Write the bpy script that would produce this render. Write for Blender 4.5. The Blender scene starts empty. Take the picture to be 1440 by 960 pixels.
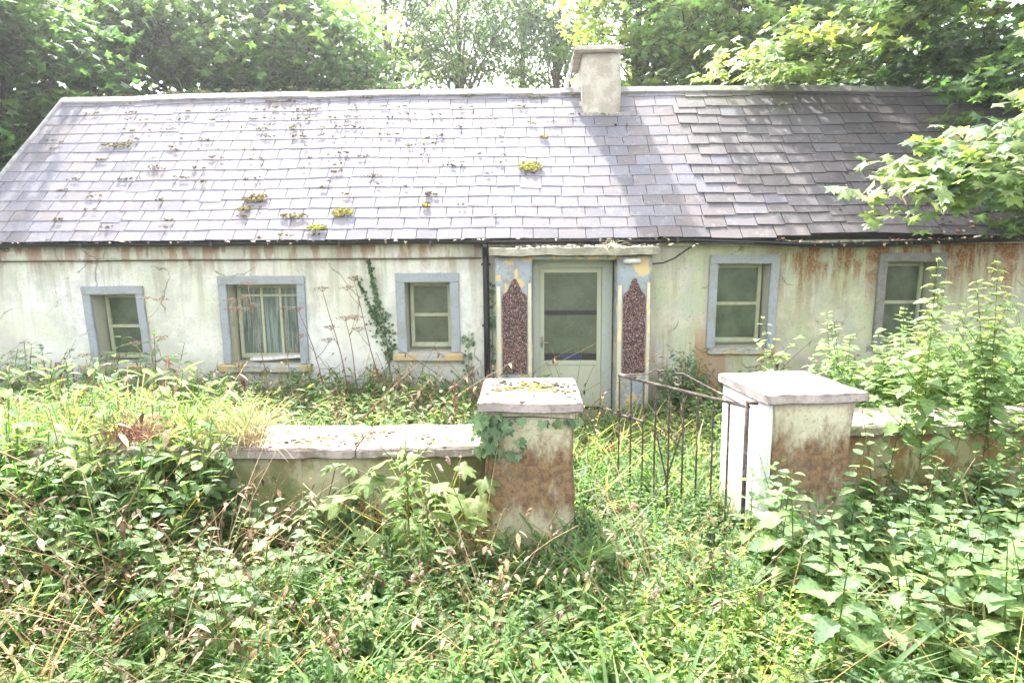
import bpy, bmesh, math, random
import numpy as np
from mathutils import Vector, Matrix, noise as mn

random.seed(7)
RNG = np.random.default_rng(11)
R = math.radians
SC = bpy.context.scene
COL = SC.collection

# ------------------------------------------------------------------ camera, sky, sun, exposure
cam_d = bpy.data.cameras.new('camera')
cam_d.sensor_width = 36.0
cam_d.lens = 23.95
cam_d.clip_start = 0.05
cam_d.clip_end = 1000
cam = bpy.data.objects.new('camera', cam_d)
COL.objects.link(cam)
PITCH, YAW, ROLL = R(8.07), R(1.594), R(0.444)
fwd = Vector((-math.sin(YAW) * math.cos(PITCH), math.cos(YAW) * math.cos(PITCH), -math.sin(PITCH)))
rt0 = Vector((math.cos(YAW), math.sin(YAW), 0))
dn0 = fwd.cross(rt0)
rt = rt0 * math.cos(ROLL) + dn0 * math.sin(ROLL)
dn = dn0 * math.cos(ROLL) - rt0 * math.sin(ROLL)
mw = Matrix.Identity(4)
for i_ in range(3):
    mw[i_][0] = rt[i_]
    mw[i_][1] = -dn[i_]
    mw[i_][2] = -fwd[i_]
mw.translation = Vector((0, -9.2, 2.39))
cam.matrix_world = mw
SC.camera = cam

SUN_AZ, SUN_EL = R(-18), R(50)          # behind the house, a little to the left
sun_dir = Vector((math.sin(SUN_AZ) * math.cos(SUN_EL), math.cos(SUN_AZ) * math.cos(SUN_EL), math.sin(SUN_EL)))
world = bpy.data.worlds.new('World')
SC.world = world
world.use_nodes = True
wn = world.node_tree
bg = wn.nodes['Background']
sky = wn.nodes.new('ShaderNodeTexSky')
sky.sky_type = 'NISHITA'
sky.sun_disc = False
sky.sun_elevation = SUN_EL
sky.sun_rotation = SUN_AZ
sky.air_density = 1.0
sky.dust_density = 4.0
sky.ozone_density = 1.0
hsv = wn.nodes.new('ShaderNodeHueSaturation')          # thin bright haze: a whiter sky
hsv.inputs['Saturation'].default_value = 0.30
wn.links.new(sky.outputs[0], hsv.inputs['Color'])
wn.links.new(hsv.outputs[0], bg.inputs[0])
bg.inputs[1].default_value = 0.15
sd = bpy.data.lights.new('sun', 'SUN')
sd.energy = 2.7
sd.angle = R(1.2)
sd.color = (1.0, 0.965, 0.92)
sun = bpy.data.objects.new('sun', sd)
COL.objects.link(sun)
sun.rotation_euler = sun_dir.to_track_quat('Z', 'Y').to_euler()
sun.location = (-12, 25, 30)
vs = SC.view_settings
vs.view_transform = 'Standard'
vs.look = 'None'
vs.exposure = 3.15
vs.gamma = 1.0
SC.cycles.max_bounces = 7
SC.cycles.diffuse_bounces = 3
SC.cycles.transparent_max_bounces = 8
SC.cycles.sample_clamp_indirect = 6.0

# ------------------------------------------------------------------ node materials
class NT:
    def __init__(s, name):
        s.m = bpy.data.materials.new(name)
        s.m.use_nodes = True
        s.t = s.m.node_tree
        s.t.nodes.clear()
        s.out = s.t.nodes.new('ShaderNodeOutputMaterial')
    def node(s, typ, **kw):
        n = s.t.nodes.new(typ)
        for k, v in kw.items():
            setattr(n, k, v)
        return n
    def put(s, sock, v):
        if v is None:
            return
        if isinstance(v, bpy.types.NodeSocket):
            s.t.links.new(v, sock)
        elif isinstance(v, (tuple, list)):
            sock.default_value = tuple(v) + ((1.0,) if len(v) == 3 and sock.type == 'RGBA' else ())
        else:
            sock.default_value = v
    def coord(s, scale=(1, 1, 1), world_=False):
        if world_:
            g = s.node('ShaderNodeNewGeometry').outputs['Position']
        else:
            g = s.node('ShaderNodeTexCoord').outputs['Object']
        mp = s.node('ShaderNodeMapping')
        s.put(mp.inputs['Vector'], g)
        mp.inputs['Scale'].default_value = scale
        return mp.outputs[0]
    def noise(s, vec, scale=5, detail=4, rough=.55):
        n = s.node('ShaderNodeTexNoise')
        s.put(n.inputs['Vector'], vec)
        n.inputs['Scale'].default_value = scale
        n.inputs['Detail'].default_value = detail
        n.inputs['Roughness'].default_value = rough
        return n.outputs['Fac']
    def voro(s, vec, scale=5):
        n = s.node('ShaderNodeTexVoronoi')
        s.put(n.inputs['Vector'], vec)
        n.inputs['Scale'].default_value = scale
        return n
    def crack(s, vec, scale=1.0, width=.010):
        n = s.node('ShaderNodeTexVoronoi', feature='DISTANCE_TO_EDGE')
        w = s.node('ShaderNodeTexNoise')
        s.put(w.inputs['Vector'], vec)
        w.inputs['Scale'].default_value = scale * 3
        w.inputs['Detail'].default_value = 5
        ad = s.node('ShaderNodeMix', data_type='VECTOR')
        ad.inputs[0].default_value = .28
        s.put(ad.inputs[4], vec)
        s.put(ad.inputs[5], w.outputs['Color'])
        s.put(n.inputs['Vector'], ad.outputs[1])
        n.inputs['Scale'].default_value = scale
        thin = s.step(n.outputs['Distance'], width, width * .3)
        return s.mul(thin, s.step(s.noise(vec, scale * 1.3, 3), .48, .58))
    def step(s, fac, a, b):
        n = s.node('ShaderNodeMapRange', interpolation_type='SMOOTHSTEP')
        s.put(n.inputs['Value'], fac)
        n.inputs['From Min'].default_value = a
        n.inputs['From Max'].default_value = b
        return n.outputs[0]
    def math(s, op, a, b=None):
        n = s.node('ShaderNodeMath', operation=op)
        n.use_clamp = False
        s.put(n.inputs[0], a)
        if b is not None:
            s.put(n.inputs[1], b)
        return n.outputs[0]
    def mul(s, *a):
        r = a[0]
        for b in a[1:]:
            r = s.math('MULTIPLY', r, b)
        return r
    def mix(s, fac, a, b, mode='MIX'):
        n = s.node('ShaderNodeMix', data_type='RGBA', blend_type=mode)
        s.put(n.inputs[0], fac)
        s.put(n.inputs[6], a)
        s.put(n.inputs[7], b)
        return n.outputs[2]
    def axes(s, world_=True):
        n = s.node('ShaderNodeSeparateXYZ')
        s.put(n.inputs[0], s.coord(world_=world_))
        return n.outputs
    def attr(s, name='tint'):
        return s.node('ShaderNodeAttribute', attribute_name=name).outputs['Color']
    def bump(s, h, strength=.4, dist=.02):
        n = s.node('ShaderNodeBump')
        n.inputs['Strength'].default_value = strength
        n.inputs['Distance'].default_value = dist
        s.put(n.inputs['Height'], h)
        return n.outputs[0]
    def pbr(s, color, rough=.7, spec=.4, normal=None, metal=0.0):
        n = s.node('ShaderNodeBsdfPrincipled')
        s.put(n.inputs['Base Color'], color)
        s.put(n.inputs['Roughness'], rough)
        s.put(n.inputs['Specular IOR Level'], spec)
        s.put(n.inputs['Metallic'], metal)
        if normal is not None:
            s.put(n.inputs['Normal'], normal)
        return n.outputs[0]
    def done(s, sh):
        s.t.links.new(sh, s.out.inputs[0])
        return s.m

def m_leaf(name, trans=.45, rough=.55, spec=.28):
    t = NT(name)
    c = t.attr()
    v = t.noise(t.coord((1, 1, 1)), 9, 3)
    c2 = t.mix(t.step(v, .3, .7), t.mix(1.0, c, (.72, .78, .75), 'MULTIPLY'), t.mix(1.0, c, (1.35, 1.28, 1.1), 'MULTIPLY'))
    p = t.pbr(c2, rough, spec)
    tr = t.node('ShaderNodeBsdfTranslucent')
    t.put(tr.inputs['Color'], t.mix(1.0, c2, (2.25, 2.4, 1.35), 'MULTIPLY'))
    mx = t.node('ShaderNodeMixShader')
    mx.inputs[0].default_value = trans
    t.t.links.new(p, mx.inputs[1])
    t.t.links.new(tr.outputs[0], mx.inputs[2])
    return t.done(mx.outputs[0])

def m_tint(name, rough=.8, spec=.2, nscale=30, amount=.5):
    t = NT(name)
    c = t.attr()
    v = t.noise(t.coord(), nscale, 4)
    c2 = t.mix(t.step(v, .3, .7), t.mix(1.0, c, (1 - amount,) * 3, 'MULTIPLY'), c)
    return t.done(t.pbr(c2, rough, spec, t.bump(v, .4, .01)))

def m_facade():
    t = NT('limewashed_render')
    X, Y, Z = t.axes()
    P = t.coord(world_=True)
    big = t.noise(P, .9, 5, .6)
    mid = t.noise(P, 4, 6, .65)
    fine = t.noise(P, 38, 4, .6)
    right = t.step(X, .8, 3.0)
    base = t.mix(t.step(big, .35, .65), (.53, .505, .40), (.62, .61, .555))
    base = t.mix(t.mul(right, .85), base, t.mix(t.step(mid, .35, .65), (.31, .295, .175), (.47, .435, .29)))
    # grey blue damp towards the ground, left part
    damp = t.mul(t.step(Z, 1.15, .35), t.step(t.noise(P, 2.2, 5), .38, .58))
    base = t.mix(t.mul(damp, .65), base, t.mix(right, (.30, .32, .33), (.20, .19, .115)))
    blot = t.mul(t.step(t.noise(P, 1.7, 7, .75), .45, .60), .55)
    base = t.mix(blot, base, (.36, .36, .32))
    speck = t.mul(t.step(t.noise(P, 13, 8, .85), .52, .62), t.math('ADD', .16, t.mul(right, .5)))
    base = t.mix(speck, base, (.27, .26, .19))
    # green algae
    alg = t.mul(t.step(t.noise(P, 1.6, 6, .7), .46, .62), t.math('ADD', .22, t.mul(right, .5)))
    base = t.mix(alg, base, (.36, .42, .24))
    # long vertical drip marks
    st = t.noise(t.coord((1, 1, .09), True), 7, 5, .6)
    drip = t.mul(t.step(st, .48, .62), t.step(Z, .7, 2.4))
    base = t.mix(t.mul(drip, .6), base, (.30, .28, .20))
    # rust below the gutter
    st2 = t.noise(t.coord((1, 1, .13), True), 3.6, 7, .7)
    rust = t.mul(t.step(t.math('ADD', st2, t.mul(t.step(Z, 1.2, 2.4), .12)), .50, .63), t.step(Z, 1.1, 2.3), t.math('ADD', .05, t.mul(t.step(X, 2.9, 3.6), .95)))
    rust = t.mul(rust, t.step(mid, .28, .55))
    base = t.mix(rust, base, t.mix(t.step(fine, .35, .65), (.12, .055, .026), (.30, .16, .07)))
    st3 = t.noise(t.coord((1, 1, .25), True), 5, 5, .6)
    rl = t.mul(t.step(st3, .47, .57), t.step(Z, 1.95, 2.42), t.step(X, 1.0, -.6))
    base = t.mix(t.mul(rl, .8), base, (.26, .14, .09))
    # rust rising at the foot beside the porch
    rf = t.mul(t.step(st2, .40, .54), t.step(Z, 1.55, .85), t.step(X, 1.5, 1.8), t.step(X, 3.9, 2.0))
    base = t.mix(t.mul(rf, .85), base, (.30, .15, .07))
    # specks of mould
    sp = t.mul(t.step(t.noise(P, 26, 7, .8), .56, .66), t.step(t.noise(P, 1.3, 3), .38, .58))
    base = t.mix(t.mul(sp, .75), base, (.14, .14, .10))
    cr = t.crack(P, 1.1)
    base = t.mix(t.mul(cr, .7), base, (.14, .13, .10))
    h = t.math('ADD', t.math('ADD', t.mul(mid, .7), t.mul(fine, .25)), t.mul(cr, -.4))
    return t.done(t.pbr(base, .92, .15, t.bump(h, .55, .02)))

def m_paint(name, col, worn=(.35, .35, .3), amt=.5, scale=6, rough=.6, ochre=None):
    t = NT(name)
    P = t.coord(world_=True)
    a = t.noise(P, scale, 6, .68)
    b = t.noise(P, scale * 6, 4, .6)
    c = t.mix(t.mul(t.step(a, .46, .68), amt), col, worn)
    c = t.mix(t.mul(t.step(b, .52, .72), amt * .6), c, tuple(x * .55 for x in worn))
    if ochre:
        c = t.mix(t.step(t.noise(P, scale * .7, 5, .6), ochre[1], ochre[1] + .05), c, ochre[0])
    return t.done(t.pbr(c, rough, .35, t.bump(t.math('ADD', a, b), .35, .008)))

def m_pier():
    t = NT('rust_stained_render')
    P = t.coord()
    s = t.node('ShaderNodeSeparateXYZ')
    t.put(s.inputs[0], P)
    Z = s.outputs[2]
    a = t.noise(P, 3.0, 6, .7)
    b = t.noise(P, 26, 5, .65)
    g = t.noise(t.coord((1, 1, .42)), 5, 7, .74)
    base = t.mix(t.step(a, .35, .65), (.36, .33, .22), (.50, .455, .34))
    base = t.mix(t.mul(t.step(b, .5, .7), .35), base, (.34, .28, .18))
    low = t.mul(t.step(Z, 1.22, .72), t.step(Z, .30, .62))
    rust = t.step(t.math('ADD', t.math('ADD', g, t.mul(low, .26)), t.mul(a, .12)), .56, .82)
    base = t.mix(t.mul(rust, .9), base, t.mix(t.step(b, .35, .65), (.08, .038, .02), (.20, .11, .05)))
    base = t.mix(t.mul(t.step(Z, .55, .2), t.step(a, .3, .5), .75), base, (.36, .34, .20))
    sp = t.step(t.noise(P, 44, 5, .75), .54, .64)
    base = t.mix(t.mul(t.crack(P, 2.2), .7), base, (.12, .10, .07))
    base = t.mix(t.mul(sp, .55), base, (.13, .09, .055))
    return t.done(t.pbr(base, .92, .15, t.bump(t.math('ADD', a, t.mul(b, .4)), .5, .02)))

def m_gardenwall():
    t = NT('mossy_render')
    P = t.coord(world_=True)
    a = t.noise(P, 3.0, 6, .7)
    b = t.noise(P, 26, 5, .65)
    X, Y, Z = t.axes()
    base = t.mix(t.step(a, .38, .62), (.20, .18, .09), (.42, .38, .23))
    base = t.mix(t.mul(t.step(X, 1, 2.4), t.step(t.noise(P, 4.5, 6, .7), .35, .6)), base, (.26, .14, .07))
    base = t.mix(t.mul(t.step(t.noise(t.coord((1, 1, .3), True), 8, 6, .7), .47, .58), .6), base, (.44, .40, .28))
    base = t.mix(t.mul(t.step(t.noise(P, 2.0, 5), .45, .6), t.step(X, 1, -.2), .8), base, (.15, .17, .06))
    return t.done(t.pbr(base, .95, .1, t.bump(t.math('ADD', a, t.mul(b, .5)), .6, .02)))

def m_concrete(name, col, lichen=(.72, .69, .66), dark=(.22, .2, .17), amt=.5):
    t = NT(name)
    P = t.coord(world_=True)
    a = t.noise(P, 5, 6, .7)
    b = t.noise(P, 45, 5, .65)
    c = t.mix(t.step(a, .4, .6), col, lichen)
    c = t.mix(t.mul(t.step(b, .55, .72), amt), c, dark)
    return t.done(t.pbr(c, .92, .15, t.bump(t.math('ADD', a, t.mul(b, .6)), .5, .012)))

def m_slate():
    t = NT('slate')
    c = t.attr()
    P = t.coord(world_=True)
    n = t.noise(P, 2.0, 5, .6)
    f = t.noise(t.coord((9, 3, 3), True), 8, 5, .65)
    c = t.mix(t.step(f, .3, .7), t.mix(1.0, c, (.82, .82, .84), 'MULTIPLY'), t.mix(1.0, c, (1.1, 1.09, 1.08), 'MULTIPLY'))
    lich = t.mul(t.step(t.noise(P, 7, 6, .75), .54, .64), .4)
    c = t.mix(lich, c, (.25, .24, .22))
    c = t.mix(t.mul(t.step(n, .47, .62), .5), c, (.145, .125, .12))
    c = t.mix(t.mul(t.step(t.noise(P, 18, 7, .8), .54, .64), .5), c, (.07, .06, .055))
    return t.done(t.pbr(c, t.math('ADD', .62, t.mul(f, .25)), .22, t.bump(f, .25, .006)))

def m_glass(name, col, stripes=False, var=.45):
    t = NT(name)
    P = t.coord(world_=True)
    a = t.noise(P, 5, 5, .6)
    b = t.noise(P, 40, 4, .6)
    c = t.mix(t.step(a, .3, .7), tuple(x * (1 - var) for x in col), tuple(x * (1 + var * .7) for x in col))
    c = t.mix(t.mul(t.step(b, .55, .75), .3), c, (.22, .23, .18))
    if stripes:
        s = t.noise(t.coord((12, 1, .7), True), 3, 3)
        c = t.mix(t.step(s, .42, .6), c, (.19, .225, .20))
    return t.done(t.pbr(c, t.math('ADD', .08, t.mul(a, .25)), .5))

def m_plain(name, col, rough=.6, spec=.4, var=.35, metal=0.0):
    t = NT(name)
    v = t.noise(t.coord(world_=True), 22, 5, .65)
    c = t.mix(t.step(v, .35, .65), tuple(x * (1 - var) for x in col), col)
    return t.done(t.pbr(c, rough, spec, t.bump(v, .2, .005), metal))

def m_rust():
    t = NT('rusted_iron')
    P = t.coord(world_=True)
    v = t.noise(P, 35, 5, .7)
    c = t.mix(t.step(v, .38, .62), (.035, .028, .025), (.11, .078, .062))
    c = t.mix(t.mul(t.step(t.noise(P, 9, 5), .56, .66), .6), c, (.34, .26, .22))
    return t.done(t.pbr(c, .8, .3, t.bump(v, .5, .004)))

def m_soil():
    t = NT('soil_and_litter')
    P = t.coord(world_=True)
    a = t.noise(P, 1.2, 6, .65)
    b = t.noise(P, 26, 6, .7)
    c = t.mix(t.step(a, .35, .65), (.045, .035, .022), (.06, .075, .03))
    c = t.mix(t.step(b, .5, .68), c, (.15, .11, .065))
    return t.done(t.pbr(c, .95, .1, t.bump(b, 1.0, .04)))

def m_bark():
    t = NT('bark')
    P = t.coord((1, 1, .3))
    v = t.noise(P, 14, 6, .7)
    c = t.mix(t.step(v, .35, .65), (.045, .036, .026), (.14, .115, .085))
    return t.done(t.pbr(c, .9, .15, t.bump(v, .8, .03)))

M = dict(
    ivy=m_leaf('ivy_leaf', .25, .32, .38),
    facade=m_facade(), pier=m_pier(), gwall=m_gardenwall(), slate=m_slate(), soil=m_soil(), bark=m_bark(), rust=m_rust(),
    leaf=m_leaf('leaf', .45), weed=m_leaf('weed_leaf', .5, .6, .2), dry=m_tint('dry_stem', .85, .15, 25, .4),
    moss=m_tint('moss', .95, .05, 40, .5), pebble=m_tint('pebble', .65, .4, 60, .3), grass=m_leaf('grass_blade', .45, .55, .25),
    surround=m_paint('blue_grey_paint', (.265, .285, .298), (.23, .23, .20), .85, 6),
    surround_stained=m_paint('stained_grey_paint', (.19, .19, .17), (.13, .10, .07), .85, 6),
    sash=m_paint('cream_paint', (.38, .39, .26), (.30, .27, .16), .7, 9),
    reveal=m_paint('reveal_paint', (.40, .40, .30), (.36, .35, .24), .6, 6),
    sill=m_paint('sill_paint', (.33, .33, .30), (.2, .19, .14), .8, 6, .8, ((.42, .31, .15), .51)),
    door=m_paint('pale_green_paint', (.42, .435, .305), (.42, .42, .30), .3, 3),
    frame=m_paint('pale_frame_paint', (.40, .43, .36), (.38, .38, .30), .5, 5),
    pillar=m_paint('peeling_blue_paint', (.26, .295, .305), (.22, .20, .16), .85, 5, .75, ((.48, .37, .18), .53)),
    edge=m_paint('cream_edge', (.46, .42, .30), (.45, .40, .28), .6, 8, .75, ((.62, .50, .27), .56)),
    cap=m_concrete('pier_concrete', (.26, .215, .20), (.39, .325, .305), (.14, .11, .085), .75),
    coping=m_concrete('coping_concrete', (.18, .15, .12), (.35, .29, .265), (.10, .08, .055), .85),
    canopy=m_concrete('canopy_concrete', (.24, .225, .17), (.36, .335, .27), (.15, .14, .11), .6),
    chimney=m_concrete('chimney_render', (.34, .30, .24), (.46, .42, .35), (.14, .12, .09), .6),
    ridge=m_concrete('ridge_mortar', (.22, .21, .20), (.32, .305, .285), (.25, .23, .2), .4),
    gutter=m_plain('black_plastic', (.018, .018, .02), .35, .5, .3),
    fascia=m_paint('fascia_paint', (.46, .47, .34), (.22, .22, .14), .8, 5),
    pane=m_glass('dusty_reflection_pane', (.085, .105, .066), var=.3), pane2=m_glass('curtained_pane', (.095, .115, .095), True, .25),  # green base colour stands in for trees reflected in the dirty glass
    doorpane=m_glass('frosted_pane', (.09, .108, .072), var=.15), bar=m_plain('dark_bar', (.035, .028, .026), .5),
    blue=m_plain('blue_card', (.03, .045, .12), .5), white=m_plain('white_plastic_and_lit_cheek', (.62, .60, .58), .4, .5, .1),
    board=m_plain('weathered_board', (.62, .58, .54), .8, .2, .3), deck=m_plain('roof_underlay', (.03, .028, .027), .9),
    darkroom=m_plain('dark_interior', (.02, .02, .018), .9),
    earthgrey=m_plain('old_cement', (.34, .31, .27), .9, .1, .4),
)

# ------------------------------------------------------------------ mesh helpers
# a template is (verts Nx3, tris Mx3, colours Nx3)
def T(v, f, c=(.1, .15, .05)):
    v = np.asarray(v, float).reshape(-1, 3)
    f = np.asarray(f, int).reshape(-1, 3)
    c = np.asarray(c, float)
    if c.ndim == 1:
        c = np.tile(c, (len(v), 1))
    return v, f, c

def join(ts):
    vs_, fs_, cs_ = [], [], []
    o = 0
    for v, f, c in ts:
        vs_.append(v); fs_.append(f + o); cs_.append(c)
        o += len(v)
    return np.concatenate(vs_), np.concatenate(fs_), np.concatenate(cs_)

def move(t, mat3=None, loc=(0, 0, 0), scale=1.0, tint=None):
    v, f, c = t
    v = v * scale
    if mat3 is not None:
        v = v @ np.asarray(mat3).T
    v = v + np.asarray(loc)
    return v, f, (c if tint is None else c * np.asarray(tint))

def scatter(t, pos, rot, scale, tint):
    v, f, c = t
    n = len(pos)
    V = np.einsum('nij,vj->nvi', rot, v) * np.asarray(scale).reshape(n, 1, 1) + np.asarray(pos)[:, None, :]
    F = f[None] + (np.arange(n) * len(v))[:, None, None]
    Cc = c[None] * np.asarray(tint).reshape(n, 1, 3)
    return V.reshape(-1, 3), F.reshape(-1, 3), Cc.reshape(-1, 3)

def basis(d, up, roll=None):
    d = d / np.linalg.norm(d, axis=-1, keepdims=True)
    z = up - d * np.sum(d * up, -1, keepdims=True)
    z = z / np.maximum(np.linalg.norm(z, axis=-1, keepdims=True), 1e-6)
    y = np.cross(z, d)
    return np.stack([d, y, z], -1)

def rotz(a):
    a = np.atleast_1d(a)
    m = np.zeros((len(a), 3, 3))
    m[:, 0, 0] = np.cos(a); m[:, 0, 1] = -np.sin(a); m[:, 1, 0] = np.sin(a); m[:, 1, 1] = np.cos(a); m[:, 2, 2] = 1
    return m

def mesh_of(name, t, mat, smooth=False):
    v, f, c = t
    me = bpy.data.meshes.new(name)
    me.vertices.add(len(v))
    me.vertices.foreach_set('co', v.astype(np.float32).ravel())
    me.loops.add(len(f) * 3)
    me.loops.foreach_set('vertex_index', f.astype(np.int32).ravel())
    me.polygons.add(len(f))
    me.polygons.foreach_set('loop_start', np.arange(0, len(f) * 3, 3, dtype=np.int32))
    me.update(calc_edges=True)
    if not smooth:
        me.polygons.foreach_set('use_smooth', np.zeros(len(f), bool))
    a = me.color_attributes.new('tint', 'FLOAT_COLOR', 'POINT')
    a.data.foreach_set('color', np.concatenate([c, np.ones((len(c), 1))], 1).astype(np.float32).ravel())
    me.materials.append(mat)
    return me

def link(name, me, parent=None, loc=None):
    o = bpy.data.objects.new(name, me)
    COL.objects.link(o)
    if parent is not None:
        o.parent = parent
    if loc is not None:
        o.location = loc
    return o

def part(name, t, mat, parent=None, smooth=False, kind=None):
    o = link(name, mesh_of(name, t, mat, smooth), parent)
    if kind:
        o['kind'] = kind
    return o

def tag(o, label=None, cat=None, group=None, kind=None):
    if label: o['label'] = label
    if cat: o['category'] = cat
    if group: o['group'] = group
    if kind: o['kind'] = kind
    return o

def thing(name, label, cat, loc=(0, 0, 0), rz=0, group=None):
    o = bpy.data.objects.new(name, None)
    o.empty_display_size = .1
    COL.objects.link(o)
    o.location = loc
    o.rotation_euler = (0, 0, rz)
    return tag(o, label, cat, group)

def dup(root, loc, rz, scale=1.0, label=None, group=None, tilt=(0, 0)):
    r = root.copy()
    COL.objects.link(r)
    r.location = loc
    r.rotation_euler = (tilt[0], tilt[1], rz)
    r.scale = (scale, scale, scale)
    if label: r['label'] = label
    if group: r['group'] = group
    for ch in root.children:
        c = ch.copy()
        COL.objects.link(c)
        c.parent = r
        for g in ch.children:
            d = g.copy()
            COL.objects.link(d)
            d.parent = c
    return r

def box(x0, x1, y0, y1, z0, z1, bev=0.0, c=(.5, .5, .5), jit=0.0, sub=1):
    bm = bmesh.new()
    r = bmesh.ops.create_cube(bm, size=1.0)
    for v in bm.verts:
        v.co = Vector(((x0 + x1) / 2 + v.co.x * (x1 - x0), (y0 + y1) / 2 + v.co.y * (y1 - y0), (z0 + z1) / 2 + v.co.z * (z1 - z0)))
    if sub > 1:
        bmesh.ops.subdivide_edges(bm, edges=bm.edges[:], cuts=sub - 1, use_grid_fill=True)
    if bev:
        es = [e for e in bm.edges if len(e.link_faces) == 2 and e.calc_face_angle(0) > .5]
        bmesh.ops.bevel(bm, geom=es, offset=bev, segments=2, affect='EDGES')
    if jit:
        for v in bm.verts:
            p = v.co * 2.3
            v.co += Vector((mn.noise(p), mn.noise(p + Vector((9, 1, 3))), mn.noise(p + Vector((2, 7, 5))))) * jit
            p = v.co * 13
            v.co += Vector((mn.noise(p), mn.noise(p + Vector((9, 1, 3))), mn.noise(p + Vector((2, 7, 5))))) * jit * .3
    bmesh.ops.triangulate(bm, faces=bm.faces[:])
    bm.verts.ensure_lookup_table()
    v = [tuple(q.co) for q in bm.verts]
    f = [[q.index for q in p.verts] for p in bm.faces]
    bm.free()
    return T(v, f, c)

def tube(pts, rad, sides=6, c=(.1, .08, .05), capped=True):
    pts = np.asarray(pts, float)
    n = len(pts)
    rad = np.broadcast_to(np.asarray(rad, float), (n,))
    d = np.gradient(pts, axis=0)
    d /= np.maximum(np.linalg.norm(d, axis=1, keepdims=True), 1e-9)
    ref = np.array([0., 0, 1]) if abs(d[:, 2]).mean() < .8 else np.array([1., 0, 0])
    a = np.cross(d, ref); a /= np.maximum(np.linalg.norm(a, axis=1, keepdims=True), 1e-9)
    b = np.cross(d, a)
    th = np.arange(sides) / sides * 2 * np.pi
    ring = a[:, None] * np.cos(th)[None, :, None] + b[:, None] * np.sin(th)[None, :, None]
    v = (pts[:, None] + ring * rad[:, None, None]).reshape(-1, 3)
    f = []
    for i in range(n - 1):
        for j in range(sides):
            p, q = i * sides + j, i * sides + (j + 1) % sides
            f += [(p, q, q + sides), (p, q + sides, p + sides)]
    if capped:
        for j in range(1, sides - 1):
            f += [(0, j + 1, j), ((n - 1) * sides, (n - 1) * sides + j, (n - 1) * sides + j + 1)]
    return T(v, f, c)

def lump(r=1.0, seed=0, flat=.5, c=(.1, .12, .02), sub=1):
    bm = bmesh.new()
    bmesh.ops.create_icosphere(bm, subdivisions=sub, radius=r)
    for v in bm.verts:
        k = 1 + .35 * mn.noise(v.co / r * 1.7 + Vector((seed * 3.1, 0, 0)))
        v.co = Vector((v.co.x * k, v.co.y * k, v.co.z * k * flat))
    v = [tuple(q.co) for q in bm.verts]
    f = [[q.index for q in p.verts] for p in bm.faces]
    bm.free()
    return T(v, f, c)

# ------------------------------------------------------------------ leaf templates (base at the origin, pointing +X)
def leaf_t(n, wf, serr=0.0, fold=.25, droop=.25, c=(1, 1, 1)):
    v, f = [], []
    for i in range(n + 1):
        t = i / n
        v.append((t, 0, -droop * t * t))
    L = [0]
    Rr = [0]
    for i in range(1, n):
        t = i / n
        w = wf(t) * (1 + (serr if i % 2 else -serr))
        tt = t + (serr * .25 if i % 2 else 0)
        L.append(len(v)); v.append((tt, w, fold * w - droop * t * t))
        Rr.append(len(v)); v.append((tt, -w, fold * w - droop * t * t))
    L.append(n); Rr.append(n)
    for i in range(n):
        for S, flip in ((L, 0), (Rr, 1)):
            a, b, p, q = i, i + 1, S[i], S[i + 1]
            if i == 0:
                tr = [(a, b, q)]
            elif i == n - 1:
                tr = [(a, b, p)]
            else:
                tr = [(a, b, q), (a, q, p)]
            f += [t_[::-1] if flip else t_ for t_ in tr]
    return T(v, f, c)

LANCE = leaf_t(4, lambda t: .155 * math.sin(math.pi * t ** .8) ** .8, 0, .3, .3)
LANCE_S = leaf_t(3, lambda t: .19 * math.sin(math.pi * t ** .85), 0, .3, .3)
OVATE = leaf_t(9, lambda t: .31 * math.sin(math.pi * t ** .62) ** .85, .13, .2, .32)
OVATE_S = leaf_t(4, lambda t: .30 * math.sin(math.pi * t ** .65), 0, .25, .3)
DOCK = leaf_t(8, lambda t: .22 * math.sin(math.pi * t ** .75) ** .6 + .015 * math.sin(t * 23), .05, .3, .35)
BURDOCK = leaf_t(8, lambda t: .40 * math.sin(math.pi * t ** .55) ** .6, .04, .2, .3)
BLADE = leaf_t(5, lambda t: .028 * (1 - t ** 1.6) + .002, 0, .2, .55)

def polar_leaf(pts, bend=.16, c=(1, 1, 1)):
    full = [(-a, r) for a, r in pts[::-1] if a > 0] + list(pts)
    v = [(0.02, 0, .05)]
    for a, r in full:
        x, y = r * math.cos(R(a)), r * math.sin(R(a))
        v.append((x + .1, y, -bend * (r * r) + .05 * math.cos(R(a * 3.4))))
    v = [((x + .0), y, z) for x, y, z in v]
    n = len(full)
    f = [(0, i, i + 1) for i in range(1, n)]
    return T(v, f, c)

MAPLE = polar_leaf([(0, .92), (8, .72), (14, .74), (24, .46), (38, .68), (47, .84), (56, .66), (66, .62), (78, .40), (95, .52), (108, .60), (122, .42), (150, .30), (174, .10)])
MAPLE_S = polar_leaf([(0, .92), (22, .46), (47, .82), (75, .40), (108, .58), (165, .15)])
IVY = polar_leaf([(0, .85), (26, .45), (50, .62), (80, .42), (112, .5), (160, .3)], .1)

def col_jit(n, base, hue=.12, val=.3):
    b = np.asarray(base)[None]
    k = 1 + RNG.uniform(-val, val, (n, 1))
    h = 1 + RNG.uniform(-hue, hue, (n, 3))
    return b * k * h

G_LIGHT = (.135, .205, .090)
G_MID = (.090, .150, .064)
G_BLUE = (.105, .165, .105)
G_YEL = (.185, .240, .075)
G_DARK = (.055, .110, .042)
STRAW = (.40, .31, .16)
BROWN = (.13, .075, .04)
PINK = (.46, .31, .27)
RED = (.20, .055, .045)

# ------------------------------------------------------------------ ground
def gz(x, y):
    return .05 * mn.noise(Vector((x * .35, y * .35, 3.3))) + .02 * mn.noise(Vector((x * 1.3, y * 1.3, 1.0)))

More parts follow.
